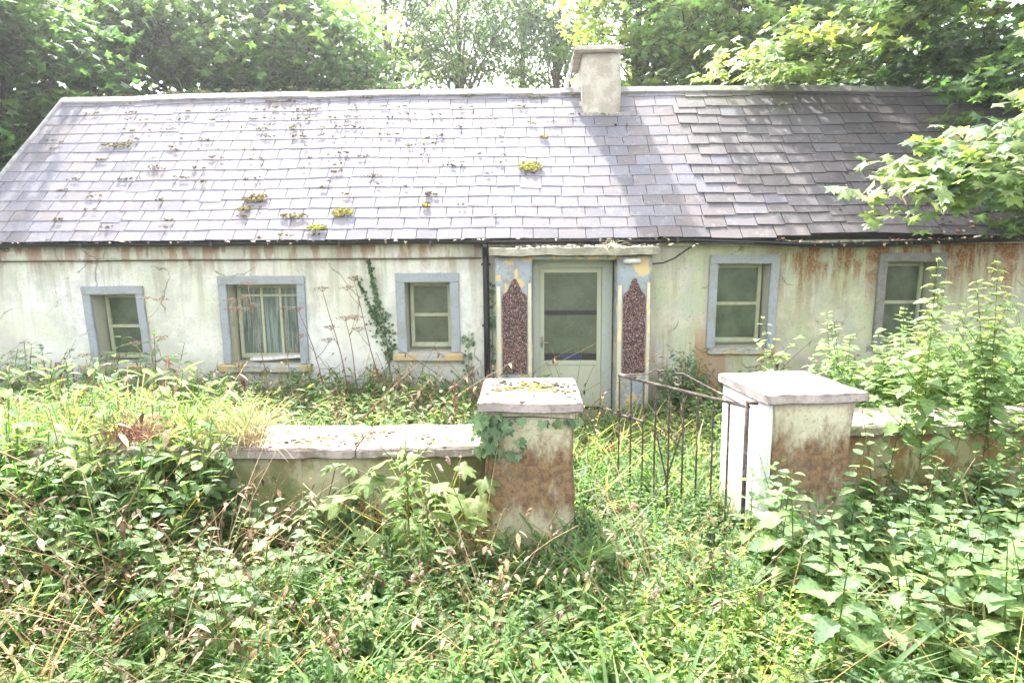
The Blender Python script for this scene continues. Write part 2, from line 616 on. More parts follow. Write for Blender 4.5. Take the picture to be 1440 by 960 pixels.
def ground_t():
    xs = np.concatenate([[-120, -60, -30, -18], np.arange(-12, 12.01, .4), [18, 30, 60, 120]])
    ys = np.concatenate([[-90, -40, -20], np.arange(-12, 8.01, .4), [12, 20, 40, 80, 140]])
    v = [(x, y, gz(x, y) if abs(x) < 11.9 and -11.9 < y < 7.9 else 0) for y in ys for x in xs]
    f = []
    w = len(xs)
    for j in range(len(ys) - 1):
        for i in range(w - 1):
            a = j * w + i
            f += [(a, a + 1, a + w + 1), (a, a + w + 1, a + w)]
    return T(v, f)
g = part('ground', ground_t(), M['soil'], smooth=True)
g['kind'] = 'structure'

# ------------------------------------------------------------------ cottage
cottage = thing('cottage', 'long low derelict whitewashed cottage with a slate roof behind the overgrown garden', 'house')
XL, XR = -7.72, 7.7
WT = .42                                     # wall thickness
# window: centre x, width, z0, z1 (outer surround), lean, border
WINS = [
    dict(x=-5.70, w=.86, z0=.80, z1=1.875, lean=R(3.0), b=.115, kind='two'),
    dict(x=-3.655, w=1.19, z0=.79, z1=2.00, lean=R(.6), b=.115, kind='three'),
    dict(x=-1.392, w=.86, z0=.94, z1=2.025, lean=R(.3), b=.125, kind='two'),
    dict(x=2.835, w=.92, z0=.99, z1=2.235, lean=R(-1.0), b=.115, kind='two'),
    dict(x=5.03, w=.88, z0=.99, z1=2.245, lean=R(-1.2), b=.115, kind='two'),
]
DOORX0, DOORX1, DOORZ = .03, 1.11, 2.19
def wall_noise(x, z):
    return .016 * mn.noise(Vector((x * .8, z * .9, 0))) + .007 * mn.noise(Vector((x * 3.1, z * 3.1, 5)))

def front_wall():
    holes = [(w['x'] - w['w'] / 2 + w['b'] - .025, w['x'] + w['w'] / 2 - w['b'] + .025, w['z0'] + .005, w['z1'] - w['b'] + .02) for w in WINS]
    holes.append((DOORX0 - .01, DOORX1 + .01, -.1, DOORZ))
    xs = sorted(set(np.round(np.concatenate([np.linspace(XL, XR, 66), [h[0] for h in holes], [h[1] for h in holes]]), 4)))
    zs = sorted(set(np.round(np.concatenate([np.linspace(-.1, 2.5, 13), [h[2] for h in holes], [h[3] for h in holes]]), 4)))
    v, f, idx = [], [], {}
    def P(i, j):
        if (i, j) not in idx:
            idx[(i, j)] = len(v)
            v.append((xs[i], wall_noise(xs[i], zs[j]), zs[j]))
        return idx[(i, j)]
    for i in range(len(xs) - 1):
        for j in range(len(zs) - 1):
            cx, cz = (xs[i] + xs[i + 1]) / 2, (zs[j] + zs[j + 1]) / 2
            if any(h[0] < cx < h[1] and h[2] < cz < h[3] for h in holes):
                continue
            a, b, c_, d = P(i, j), P(i + 1, j), P(i + 1, j + 1), P(i, j + 1)
            f += [(a, b, c_), (a, c_, d)]
    return T(v, f), holes
fw, HOLES = front_wall()
part('wall', fw, M['facade'], cottage, True)
# reveals of the openings, deep in the thick wall
for h in HOLES[:-1]:
    x0, x1, z0, z1 = h
    y0, y1 = -.004, WT - .08
    v = [(x0, y0, z0), (x1, y0, z0), (x1, y0, z1), (x0, y0, z1), (x0 + .02, y1, z0), (x1 - .02, y1, z0), (x1 - .02, y1, z1), (x0 + .02, y1, z1)]
    f = []
    for a in range(4):
        b = (a + 1) % 4
        f += [(a, b, b + 4), (a, b + 4, a + 4)]
    f += [(4, 5, 6), (4, 6, 7)]
    part('reveal', T(v, f), M['reveal'], cottage)
RY, RUN = 2.45, 2.65                        # ridge line and horizontal run of the front slope
ROOF_A = math.atan2(2.42, RUN)
EAVE_Y, EAVE_Z = -.20, 2.47
def gable(x0, x1):
    prof = [(.02, -.1), (.02, 2.42), (2.45, 4.68), (4.88, 2.42), (4.88, -.1)]
    v = [(x0, y, z) for y, z in prof] + [(x1, y, z) for y, z in prof]
    f = [(0, 1, 2), (0, 2, 3), (0, 3, 4), (5, 7, 6), (5, 8, 7), (5, 9, 8)]
    for a in range(5):
        b = (a + 1) % 5
        f += [(a, a + 5, b + 5), (a, b + 5, b)]
    return T(v, f)
part('gable_wall', gable(XL + .001, XL + .4), M['facade'], cottage)
part('gable_wall', gable(XR - .4, XR - .001), M['facade'], cottage)
part('back_wall', box(XL + .41, XR - .41, 4.5, 4.87, -.1, 2.5), M['facade'], cottage)
# plaster band under the eave on the left half, and fascia on the right half
part('eave_band', box(XL, -.64, -.038, .01, 2.225, 2.462, .008, jit=.006, sub=14), M['facade'], cottage, True)
part('fascia', box(-.62, XR, -.10, -.03, 2.36, 2.465, .004), M['fascia'], cottage)

# windows
def surround(w):
    x0, x1, z0, z1, b = -w['w'] / 2, w['w'] / 2, w['z0'], w['z1'], w['b']
    y0, y1 = -.035, .02
    ts = [box(x0, x0 + b, y0, y1, z0, z1 - b - .002, .008, jit=.010, sub=7), box(x1 - b, x1, y0, y1, z0, z1 - b - .002, .008, jit=.010, sub=7),
          box(x0, x1, y0 - .002, y1, z1 - b, z1, .008, jit=.010, sub=7)]
    return ts
for k, w in enumerate(WINS):
    wr = bpy.data.objects.new('window', None)
    COL.objects.link(wr)
    wr.parent = cottage
    wr.empty_display_size = .1
    zc = (w['z0'] + w['z1']) / 2
    wr.location = (w['x'], 0, 0)
    sh = Matrix.Identity(3)
    def lean(t):
        v, f, c = t
        v = v.copy()
        v[:, 0] += -(v[:, 2] - zc) * math.tan(w['lean']) * -1 * -1
        return v, f, c
    for t in surround(w):
        part('surround', lean(t), M['surround' if k < 4 else 'surround_stained'], wr)
    x0, x1 = -w['w'] / 2 + w['b'] + .02, w['w'] / 2 - w['b'] - .02
    z0, z1 = w['z0'] + .04, w['z1'] - w['b'] - .015
    ya, yb = WT - .17, WT - .11
    fr = .05
    ts = [box(x0, x0 + fr, ya, yb, z0, z1, .005), box(x1 - fr, x1, ya, yb, z0, z1, .005),
          box(x0 + fr, x1 - fr, ya + .001, yb, z1 - fr, z1, .005), box(x0 + fr, x1 - fr, ya + .001, yb, z0, z0 + fr + .015, .005)]
    part('frame', lean(join(ts)), M['sash'], wr)
    if w['kind'] == 'two':
        zm = z0 + (z1 - z0) * .50
        part('meeting_rail', lean(box(x0 + fr, x1 - fr, ya + .002, yb - .01, zm - .022, zm + .022, .004)), M['sash'], wr)
        part('pane', lean(box(x0 + fr, x1 - fr, ya + .03, ya + .036, zm + .022, z1 - fr)), M['pane'], wr)
        part('pane', lean(box(x0 + fr, x1 - fr, ya + .022, ya + .028, z0 + fr + .015, zm - .022)), M['pane'], wr)
    else:
        xm = [x0 + fr + (x1 - x0 - 2 * fr) * q for q in (0, .36, .68, 1)]
        for a in range(3):
            if a:
                part('mullion', lean(box(xm[a] - .018, xm[a] + .018, ya + .002, yb - .01, z0 + fr + .016, z1 - fr - .001, .004)), M['sash'], wr)
            part('pane', lean(box(xm[a] + (.018 if a else 0), xm[a + 1] - (.018 if a < 2 else 0), ya + .03, ya + .036, z0 + fr + .016, z1 - fr - .001)), M['pane2'], wr)
        part('transom', lean(box(x0 + fr, x1 - fr, ya + .004, yb - .012, z1 - .17, z1 - .14, .003)), M['sash'], wr)
        part('loose_board', move(box(-.36, .36, -.1, .05, -.02, .02, .005, jit=.01, sub=3), np.array(Matrix.Rotation(R(-3), 3, 'Y')), (.12, .13, z0 + .03)), M['board'], wr)
    # sill
    if k < 3:
        part('sill', box(-w['w'] / 2 - .05, w['w'] / 2 + .05, -.13, .24, w['z0'] - .105, w['z0'] - .006, .012, jit=.014, sub=8), M['sill'], wr, True)
    else:
        part('sill', box(-w['w'] / 2 + .02, w['w'] / 2 - .02, -.05, .24, w['z0'] - .09, w['z0'] - .006, .012, jit=.012, sub=8), M['sill'], wr, True)

# door in its frame, recessed between the porch pillars
door = link('door', mesh_of('door', join([
    box(.125, .185, .10, .15, .15, 2.07, .004), box(.905, .965, .10, .15, .15, 2.07, .004),
    box(.185, .905, .101, .15, 2.01, 2.07, .004), box(.185, .905, .101, .15, .74, .805, .004), box(.185, .905, .112, .14, .15, .74, .003)]), M['door']), cottage)
part('pane', box(.185, .905, .118, .126, .805, 2.01), M['doorpane'], door)
part('glazing_bar', box(.185, .905, .104, .117, 1.435, 1.495, .003), M['bar'], door)
part('kick_bar', box(.186, .904, .105, .117, .808, .90, .003), M['bar'], door)
part('sticker', box(.42, .68, .100, .1045, .822, .885, .001), M['blue'], door)
part('handle', join([tube([(.155, .10, 1.06), (.155, .055, 1.06)], .012, 8), tube([(.155, .058, 1.06), (.245, .058, 1.055)], .010, 8), box(.14, .17, .094, .10, .98, 1.14, .003)]), M['earthgrey'], door)
part('door_frame', join([box(.03, .122, .06, .20, .10, 2.19, .006), box(.968, 1.11, .06, .20, .10, 2.19, .006), box(.122, .968, .061, .20, 2.075, 2.19, .006), ]), M['frame'], cottage)
part('doorstep', box(-.05, 1.2, -.62, .22, -.1, .11, .012, jit=.012, sub=5), M['earthgrey'], cottage, True)

# porch
PF = -.34
def pillar(x0, x1, name):
    w = x1 - x0
    p = link('porch_pillar', mesh_of('porch_pillar', box(x0, x1, PF, .005, -.1, 2.235, .012, jit=.005, sub=8), M['pillar'], True), cottage)
    # raised cream edge strips
    a, b = x0 + .085, x1 - .075
    part('edge_strip', box(x0 + .012, x0 + .07, PF - .012, PF + .01, .05, 1.86, .006, jit=.006, sub=6), M['edge'], p, True)
    part('edge_strip', box(x1 - .062, x1 - .012, PF - .012, PF + .01, .05, 1.90, .006, jit=.006, sub=6), M['edge'], p, True)
    # pebble dashed panel with a pointed shouldered head
    cx = (a + b) / 2
    hw = (b - a) / 2
    prof = [(-hw, .70), (hw, .70), (hw, 1.70), (hw * .9, 1.75), (hw * .62, 1.78), (hw * .45, 1.84), (hw * .3, 1.90), (hw * .1, 1.95), (-hw * .1, 1.95), (-hw * .3, 1.90), (-hw * .45, 1.84), (-hw * .62, 1.78), (-hw * .9, 1.75), (-hw, 1.70)]
    n = len(prof)
    v = [(cx + x, PF - .006, z) for x, z in prof] + [(cx + x, PF + .01, z) for x, z in prof]
    f = [(0, i, i + 1) for i in range(1, n - 1)] + [t_ for i in range(n) for t_ in ((i, i + n, (i + 1) % n + n), (i, (i + 1) % n + n, (i + 1) % n))]
    pn = part('panel', T(v, f), M['bar'], p)
    def inside(x, z):
        if z < 1.70: return abs(x) < hw
        lim = np.interp(z, [1.70, 1.75, 1.78, 1.84, 1.90, 1.95], [hw, hw * .9, hw * .62, hw * .45, hw * .3, hw * .1])
        return abs(x) < lim and z < 1.95
    pts = []
    while len(pts) < 2600:
        x, z = random.uniform(-hw, hw), random.uniform(.70, 1.95)
        if inside(x, z):
            pts.append((cx + x, PF - .009, z))
    pts = np.array(pts)
    m = len(pts)
    pal = np.array([(.24, .12, .105), (.33, .18, .15), (.13, .065, .055), (.42, .31, .27), (.52, .44, .40), (.20, .10, .105)])
    tint = pal[RNG.choice(6, m, p=[.26, .2, .26, .14, .05, .09])] * RNG.uniform(.7, 1.2, (m, 1))
    ang = RNG.uniform(0, 6.28, m)
    rm = np.zeros((m, 3, 3))
    rm[:, 0, 0] = np.cos(ang); rm[:, 0, 2] = -np.sin(ang); rm[:, 2, 0] = np.sin(ang); rm[:, 2, 2] = np.cos(ang); rm[:, 1, 1] = 1
    base = lump(1.0, 3, .7, (1, 1, 1), 1)
    part('pebbles', scatter(base, pts, rm, RNG.uniform(.006, .0125, m), tint), M['pebble'], p, False, 'stuff')
    return p
pillar(-.455, .025, 'l')
pillar(1.115, 1.565, 'r')
part('lintel', box(-.46, 1.57, PF + .03, .004, 2.19, 2.245, .008, jit=.008, sub=8), M['pillar'], cottage, True)
part('canopy', box(-.535, 1.645, -.46, .03, 2.248, 2.352, .014, jit=.02, sub=22), M['canopy'], cottage, True)
part('wall_lamp', join([tube([(1.21, PF - .03, 2.175), (1.40, PF - .03, 2.175)], .035, 12), box(1.19, 1.42, PF - .02, PF + .002, 2.15, 2.2, .004)]), M['white'], cottage, True)

# gutter, downpipe, cables
def gutter_t(pts, r=.055):
    pts = np.asarray(pts, float)
    v, f = [], []
    prof = [(r * math.cos(a), r * math.sin(a)) for a in np.linspace(math.pi, 2 * math.pi, 7)]
    prof += [((r - .006) * math.cos(a), (r - .006) * math.sin(a)) for a in np.linspace(2 * math.pi, math.pi, 7)]
    m = len(prof)
    for p in pts:
        for y, z in prof:
            v.append((p[0], p[1] + y, p[2] + z))
    for i in range(len(pts) - 1):
        for j in range(m):
            a, b = i * m + j, i * m + (j + 1) % m
            f += [(a, b, b + m), (a, b + m, a + m)]
    return T(v, f)
gl = [(x, -.205, 2.455 + .008 * mn.noise(Vector((x, 0, 0))) - .004 * math.sin(x)) for x in np.linspace(XL - .05, 2.95, 24)]
part('gutter', gutter_t(gl), M['gutter'], cottage)
gr_ = [(x, -.225, z) for x, z in [(2.9, 2.435), (3.4, 2.40), (3.9, 2.375), (4.5, 2.385), (5.2, 2.41), (6.0, 2.435), (7.0, 2.455), (8.0, 2.47)]]
part('gutter', gutter_t(gr_, .058), M['gutter'], cottage)
for x in (-7.1, -5.95, -4.2, -2.5, -1.3, 1.9, 3.2, 4.6, 6.2):
    part('gutter_bracket', join([box(x - .015, x + .015, -.215, -.04, 2.385, 2.392), box(x - .015, x + .015, -.268, -.26, 2.40, 2.46)]), M['gutter'], cottage)
part('downpipe', tube([(-.595, -.205, 2.41), (-.595, -.19, 2.36), (-.595, -.10, 2.28), (-.595, -.085, 2.2), (-.592, -.085, 1.3), (-.59, -.085, .05)], .042, 12), M['gutter'], cottage, True)
for z in (2.12, 1.3):
    part('pipe_bracket', box(-.655, -.535, -.10, .0, z, z + .03, .003), M['gutter'], cottage)
part('cable', tube([(1.6, -.2, 2.13), (1.75, -.12, 2.14), (1.9, -.1, 2.2), (2.05, -.13, 2.31), (2.15, -.2, 2.38), (2.6, -.28, 2.385), (3.2, -.29, 2.36), (3.75, -.28, 2.335), (4.2, -.2, 2.36)], .011, 6), M['gutter'], cottage)
part('cable', tube([(2.1, -.3, 2.43), (2.8, -.31, 2.405), (3.5, -.31, 2.372), (4.3, -.31, 2.39), (5.5, -.31, 2.41)], .012, 6), M['gutter'], cottage)
part('cable', tube([(x, -.045 + .004 * math.sin(x * 3), 2.215 + .01 * mn.noise(Vector((x * 1.4, 2, 0)))) for x in np.linspace(-7.9, -.66, 30)], .007, 5), M['bar'], cottage)

# roof
def sag(x, s):
    q = s / 3.9
    return q * (-.045 * ((x + 1) / 7.5) ** 2) + .022 * mn.noise(Vector((x * .6, s * .7, 7)))
def rp(x, s, h=0.0):
    ca, sa = math.cos(ROOF_A), math.sin(ROOF_A)
    return (x, EAVE_Y + s * ca - h * sa, EAVE_Z + s * sa + h * ca + sag(x, s))
SMAX = RUN / math.cos(ROOF_A)
RX0, RX1 = -7.78, 7.76
def deck():
    v, f = [], []
    xs = np.linspace(RX0 + .01, RX1 - .01, 34)
    for x in xs:
        prof = [rp(x, .03, -.012), rp(x, SMAX, -.012), (x, 5.1, 2.47), (x, 5.1, 2.38), (x, RY, rp(x, SMAX)[2] - .16), rp(x, .03, -.10)]
        v += prof
    m = 6
    for i in range(len(xs) - 1):
        for j in range(m):
            a, b = i * m + j, i * m + (j + 1) % m
            f += [(a, b, b + m), (a, b + m, a + m)]
    e = (len(xs) - 1) * m
    f += [(0, 1, 4), (0, 4, 5), (1, 2, 4), (2, 3, 4), (e, e + 4, e + 1), (e, e + 5, e + 4), (e + 1, e + 4, e + 2), (e + 2, e + 4, e + 3)]
    return T(v, f)
roof = part('roof', deck(), M['deck'], cottage)
ROWS = [0.0]
while ROWS[-1] < SMAX - .08:
    ROWS.append(ROWS[-1] + .208 + .075 * ROWS[-1] / SMAX)
NROW = len(ROWS)
cam_p = np.array([0, -9.2, 2.39])
rsl = random.Random(5)
slates = []
for r in range(NROW):
    x = RX0 - (rsl.uniform(.05, .28))
    while x < RX1 - .03:
        w = rsl.choice([.27, .30, .31, .33, .36]) if x < 2.2 else rsl.choice([.30, .36, .40, .44])
        EXPO = .208 + .075 * ROWS[r] / SMAX
        s0 = ROWS[r] + rsl.uniform(-.005, .005)
        if x > 2.2:
            s0 += .035 * math.sin(x * 1.9 + r * .9) + rsl.uniform(-.012, .012)
            if rsl.random() < .08: s0 -= rsl.uniform(.01, .04)
        if rsl.random() < .03 and 1 < r: s0 -= rsl.uniform(.015, .06)
        xa, xb = max(x, RX0), min(x + w, RX1)
        if xb - xa > .06:
            s1 = min(s0 + EXPO + .07, SMAX + .01)
            if s0 < SMAX - .04:
                s0 = max(s0, -.04)
                g_ = .0048 if x < 2.2 else .005
                slates.append((xa + g_, xb - g_, s0, s1, r))
        x += w
def sstep_(a, b, x):
    q = min(1, max(0, (x - a) / (b - a)))
    return q * q * (3 - 2 * q)
def slate_t(sl, local=False):
    xa, xb, s0, s1, r = sl
    th = .011
    tilt = rsl.uniform(-.008, .008)
    kick = rsl.uniform(0, .006)
    o = []
    hk = .010 if xa < 2.2 else .022
    kick *= .5 if xa < 2.2 else 1
    for (x, s, h) in [(xa, s0 + tilt, hk + kick), (xb, s0 - tilt, hk + kick * .4), (xb, s1, .004), (xa, s1, .004)]:
        o.append(rp(x, s, h))
    for (x, s, h) in [(xa, s0 + tilt, hk + kick - th), (xb, s0 - tilt, hk + kick * .4 - th), (xb, s1, .004 - th * .5), (xa, s1, .004 - th * .5)]:
        o.append(rp(x, s, h))
    f = [(0, 1, 2), (0, 2, 3), (0, 4, 5), (0, 5, 1), (1, 5, 6), (1, 6, 2), (3, 7, 4), (3, 4, 0)]
    xm = (xa + xb) / 2 + rsl.uniform(-.5, .5)
    if rsl.random() > sstep_(.6, 3.6, xm):
        c = rsl.choice([(.27, .262, .31), (.28, .272, .315), (.26, .25, .295), (.29, .28, .31), (.28, .26, .28)])
    else:
        c = rsl.choice([(.235, .21, .225), (.22, .20, .21), (.25, .22, .235), (.205, .18, .19), (.24, .205, .205)])
    k = (.47 if xm < 2.3 else .46) * (rsl.uniform(.88, 1.12) if rsl.random() < .85 else rsl.uniform(.72, 1.25))
    return T(o, f, tuple(q * k for q in c))
slates.sort(key=lambda q: np.linalg.norm(np.array(rp((q[0] + q[1]) / 2, q[2] + .12)) - cam_p) + (3 if abs((q[0] + q[1]) / 2) > 6.6 else 0))
for sl in slates[:300]:
    t = slate_t(sl)
    o = t[0].mean(0)
    ob = link('slate', mesh_of('slate', (t[0] - o, t[1], t[2]), M['slate']), roof, o)
part('upper_slates', join([slate_t(sl) for sl in slates[300:]]), M['slate'], roof, False, 'stuff')
# ridge tiles
x = RX0
while x < RX1 - .05:
    L = .46 if x + .46 < RX1 else RX1 - x
    jz = rsl.uniform(-.008, .008)
    xa, xb = x + .004, x + L - .004
    v = []
    for xx in (xa, xb):
        zz = EAVE_Z + SMAX * math.sin(ROOF_A) + sag(xx, SMAX) + .028 + jz
        v += [(xx, RY - .13, zz - .095), (xx, RY - .03, zz), (xx, RY + .03, zz), (xx, RY + .13, zz - .095), (xx, RY + .12, zz - .12), (xx, RY - .12, zz - .12)]
    f = []
    for j in range(6):
        a, b = j, (j + 1) % 6
        f += [(a, b, b + 6), (a, b + 6, a + 6)]
    f += [(0, 2, 1), (0, 3, 2), (0, 4, 3), (0, 5, 4), (6, 7, 8), (6, 8, 9), (6, 9, 10), (6, 10, 11)]
    part('ridge_tile', T(v, f), M['ridge'], roof)
    x += L
for xx in (RX0 - .012, RX1 + .012):
    vb = [rp(xx, s, .01) for s in np.linspace(-.02, SMAX - .02, 12)]
    part('verge_strip', tube(vb, .032, 6), M['ridge'], roof)
# moss and debris on the slates
ml = []
def moss_patch(x, s, rx, rs, n, cols, k=1.0):
    for _ in range(int(n * 1.8)):
        a, q = random.uniform(0, 6.28), math.sqrt(random.random())
        px_, ps = x + rx * q * math.cos(a), s + rs * q * math.sin(a)
        rr = k * random.uniform(.012, .035) * (1.25 - q * .6)
        c = random.choice(cols)
        ml.append(move(lump(rr, random.randint(0, 9), .42, c), np.array(Matrix.Rotation(ROOF_A, 3, 'X')), rp(px_, ps, .03)))
YG = [(.26, .25, .03), (.20, .20, .03), (.30, .27, .05), (.12, .12, .03)]
OL = [(.17, .13, .04), (.12, .10, .04), (.22, .19, .06), (.07, .06, .03)]
DK = [(.05, .045, .03), (.09, .075, .05), (.13, .11, .07)]
moss_patch(0.0, 1.52, .18, .12, 60, YG)
moss_patch(-3.85, .86, .18, .10, 45, OL)
moss_patch(-3.95, .62, .10, .05, 22, OL)
moss_patch(-2.55, .52, .16, .08, 45, YG + OL)
moss_patch(-2.85, .22, .14, .06, 26, YG)
moss_patch(-3.2, .46, .2, .05, 20, OL)
moss_patch(-1.42, .66, .06, .05, 14, DK + YG)
moss_patch(-1.42, .9, .05, .05, 10, DK)
moss_patch(-6.3, 2.2, .3, .06, 20, OL)
moss_patch(.22, 2.25, .06, .05, 10, OL)
for _ in range(260):
    x_ = random.gauss(-3.4, 2.7)
    s_ = min(3.8, max(.05, random.gauss(2.5, 1.0)))
    if RX0 + .2 < x_ < 1.5:
        s_ = min(ROWS, key=lambda q: abs(q - s_)) + abs(random.gauss(0, .05))
        for _ in range(random.randint(1, 4)):
            moss_patch(x_ + random.uniform(-.1, .1), s_ + random.uniform(-.02, .02), .05, .02, 2, DK + OL[:2], .72)
part('moss', join(ml), M['moss'], roof, False, 'stuff')

# chimney
ch = link('chimney', mesh_of('chimney', box(.825, 1.42, 1.95, 3.1, 4.2, 5.335, .02, jit=.012, sub=6), M['chimney'], True), roof)
part('chimney_cap', box(.695, 1.465, 1.85, 3.2, 5.34, 5.42, .015, jit=.01, sub=6), M['chimney'], roof, True)
part('lead_flashing', box(.78, 1.47, 1.88, 1.97, 4.33, 4.43, .01, jit=.01, sub=4), M['earthgrey'], roof, True)
part('stay_board', move(box(-.025, .025, -.06, .06, 0, .5, .004), np.array(Matrix.Rotation(R(12), 3, 'Y')), (.60, 2.45, 4.90)), M['board'], roof)

# ------------------------------------------------------------------ boundary: piers, walls, gate
pl = thing('gate_pier', 'rendered gate pier with ivy and a moss spotted cap left of the gate', 'gate pier', (-.01, -4.12, 0), 0)
part('shaft', box(-.315, .315, -.40, .40, -.15, 1.225, .018, jit=.02, sub=14), M['pier'], pl, True)
part('cap', box(-.37, .37, -.455, .455, 1.228, 1.30, .014, jit=.016, sub=14), M['cap'], pl, True)
mp = []
for (mx, my, n, sp, cols) in [(-.05, .1, 50, .10, YG + OL), (.08, .0, 22, .06, YG), (-.2, .02, 18, .05, OL), (.2, .15, 14, .05, OL + DK), (.05, -.25, 20, .09, DK + OL), (.25, -.1, 8, .04, OL), (-.25, .3, 10, .06, DK), (.0, .35, 24, .2, DK), (-.1, -.1, 30, .22, DK + OL)]:
    for _ in range(n):
        a, b = random.gauss(mx, sp), random.gauss(my, sp)
        if abs(a) < .35 and abs(b) < .43:
            mp.append(move(lump(random.uniform(.009, .026), random.randint(0, 9), .4, random.choice(cols)), None, (a, b, 1.302)))
part('moss', join(mp), M['moss'], pl, False, 'stuff')

pr = thing('gate_pier', 'gate pier with bright sunlit side, rust stained front and bare concrete cap right of the gate', 'gate pier', (2.035, -3.87, 0), R(8.3))
part('shaft', box(-.335, .30, -.40, .41, -.15, 1.225, .018, jit=.02, sub=14), M['pier'], pr, True)
part('cap', box(-.39, .39, -.44, .45, 1.228, 1.302, .014, jit=.014, sub=14), M['cap'], pr, True)
# right pier's inner side as a white slab, sunlight put into its colour
part('sunlit_cheek', box(-.362, -.33, -.395, .405, .0, 1.222, .006, jit=.004, sub=6), M['white'], pr, True)

gw = thing('garden_wall', 'low mossy garden wall with lichened coping left of the gate', 'wall', (-.35, -3.85, 0), R(2))
part('wall_body', box(-7.6, .0, -.26, .26, -.15, .782, .02, jit=.02, sub=14), M['gwall'], gw, True)
xw = 0.0
for L in (1.0, 1.25, 1.3, 1.3, 1.3, 1.4):
    part('coping', box(xw - L + .006, xw - .006, -.35, .35, .786, .868 + random.uniform(-.008, .008), .015, jit=.012, sub=8), M['coping'], gw, True)
    xw -= L
mp = []
for _ in range(900):
    a, b = random.uniform(-2.6, -.05), random.gauss(-.05, .18)
    if mn.noise(Vector((a * 2.2, b * 3, 4))) + random.uniform(-.25, .25) > .06 and abs(b) < .33:
        mp.append(move(lump(random.uniform(.006, .021), random.randint(0, 9), .4, random.choice(OL + DK + YG[:2])), None, (a, b, .872)))
part('moss', join(mp), M['moss'], gw, False, 'stuff')
gw2 = thing('garden_wall', 'low rust stained garden wall with grey coping right of the gate', 'wall', (2.36, -3.42, 0), R(3))
part('wall_body', box(.0, 6.5, -.24, .24, -.15, .815, .02, jit=.02, sub=14), M['gwall'], gw2, True)
xw = 0.0
for L in (1.1, 1.2, 1.2, 1.4, 1.6):
    part('coping', box(xw + .006, xw + L - .006, -.32, .31, .818, .902, .015, jit=.012, sub=8), M['coping'], gw2, True)
    xw += L

# gate, swung inwards on the right pier
HX, HY = 1.60, -4.23
ga = math.atan2(1.10, -.80)
gate = thing('garden_gate', 'rusty wrought iron garden gate with scrolled top standing open between the piers', 'gate', (HX, HY, 0), ga)
GL = 1.36
def topz(u): return 1.215 + .0 * u
part('hinge_post', join([tube([(0, 0, .05), (0, 0, 1.235)], .016, 8), tube([(0, 0, 1.225), (-.09, .01, 1.235)], .014, 8)]), M['rust'], gate, True)
nb = 9
us = np.linspace(.16, GL, nb)
part('top_rail', join([tube([(-.02, 0, 1.19), (GL + .01, 0, 1.215)], .013, 6), tube([(GL - .2, .0, 1.228), (GL + .01, 0, 1.224)], .012, 6)]), M['rust'], gate)
part('bottom_rail', tube([(0, 0, .17), (GL, 0, .17)], .012, 6), M['rust'], gate)
for u in us:
    part('bar', tube([(u, 0, .10), (u + random.uniform(-.004, .004), random.uniform(-.006, .006), .6), (u, 0, 1.195 + .022 * u)], .0082, 6), M['rust'], gate)
um = (us[4])
part('brace', tube([(us[3], .012, .86), (um + .02, .012, .36)], .008, 5), M['rust'], gate)
part('brace', tube([(us[5], .012, .86), (um - .02, .012, .36)], .008, 5), M['rust'], gate)
def spiral(cx, cz, r0, turns, sgn, start):
    return [(cx + sgn * (r0 * (1 - .78 * q)) * math.cos(start + q * turns * 6.283), 0, cz + (r0 * (1 - .78 * q)) * math.sin(start + q * turns * 6.283)) for q in np.linspace(0, 1, 22)]
sp1 = [(GL - .03, 0, 1.225), (GL - .35, 0, 1.285), (um + .16, 0, 1.335), (um + .06, 0, 1.335)] 
part('scroll', tube(sp1 + spiral(um + .085, 1.285, .055, 1.4, -1, 1.3), .007, 5), M['rust'], gate)
sp2 = [(.06, 0, 1.20), (um - .32, 0, 1.295), (um - .14, 0, 1.345), (um - .06, 0, 1.335)]
part('scroll', tube(sp2 + spiral(um - .075, 1.28, .055, 1.4, 1, 1.3), .007, 5), M['rust'], gate)
part('scroll', tube(spiral(um + .055, .80, .05, 1.5, -1, .4), .006, 5), M['rust'], gate)
part('scroll', tube(spiral(um - .055, .80, .05, 1.5, 1, .4), .006, 5), M['rust'], gate)
part('latch', join([box(us[-3] - .01, GL + .06, -.012, .012, .845, .862, .002), box(GL - .015, GL + .015, -.02, .02, .83, .90, .003), box(us[-2] - .012, us[-2] + .012, -.02, .02, .83, .885, .003)]), M['rust'], gate)

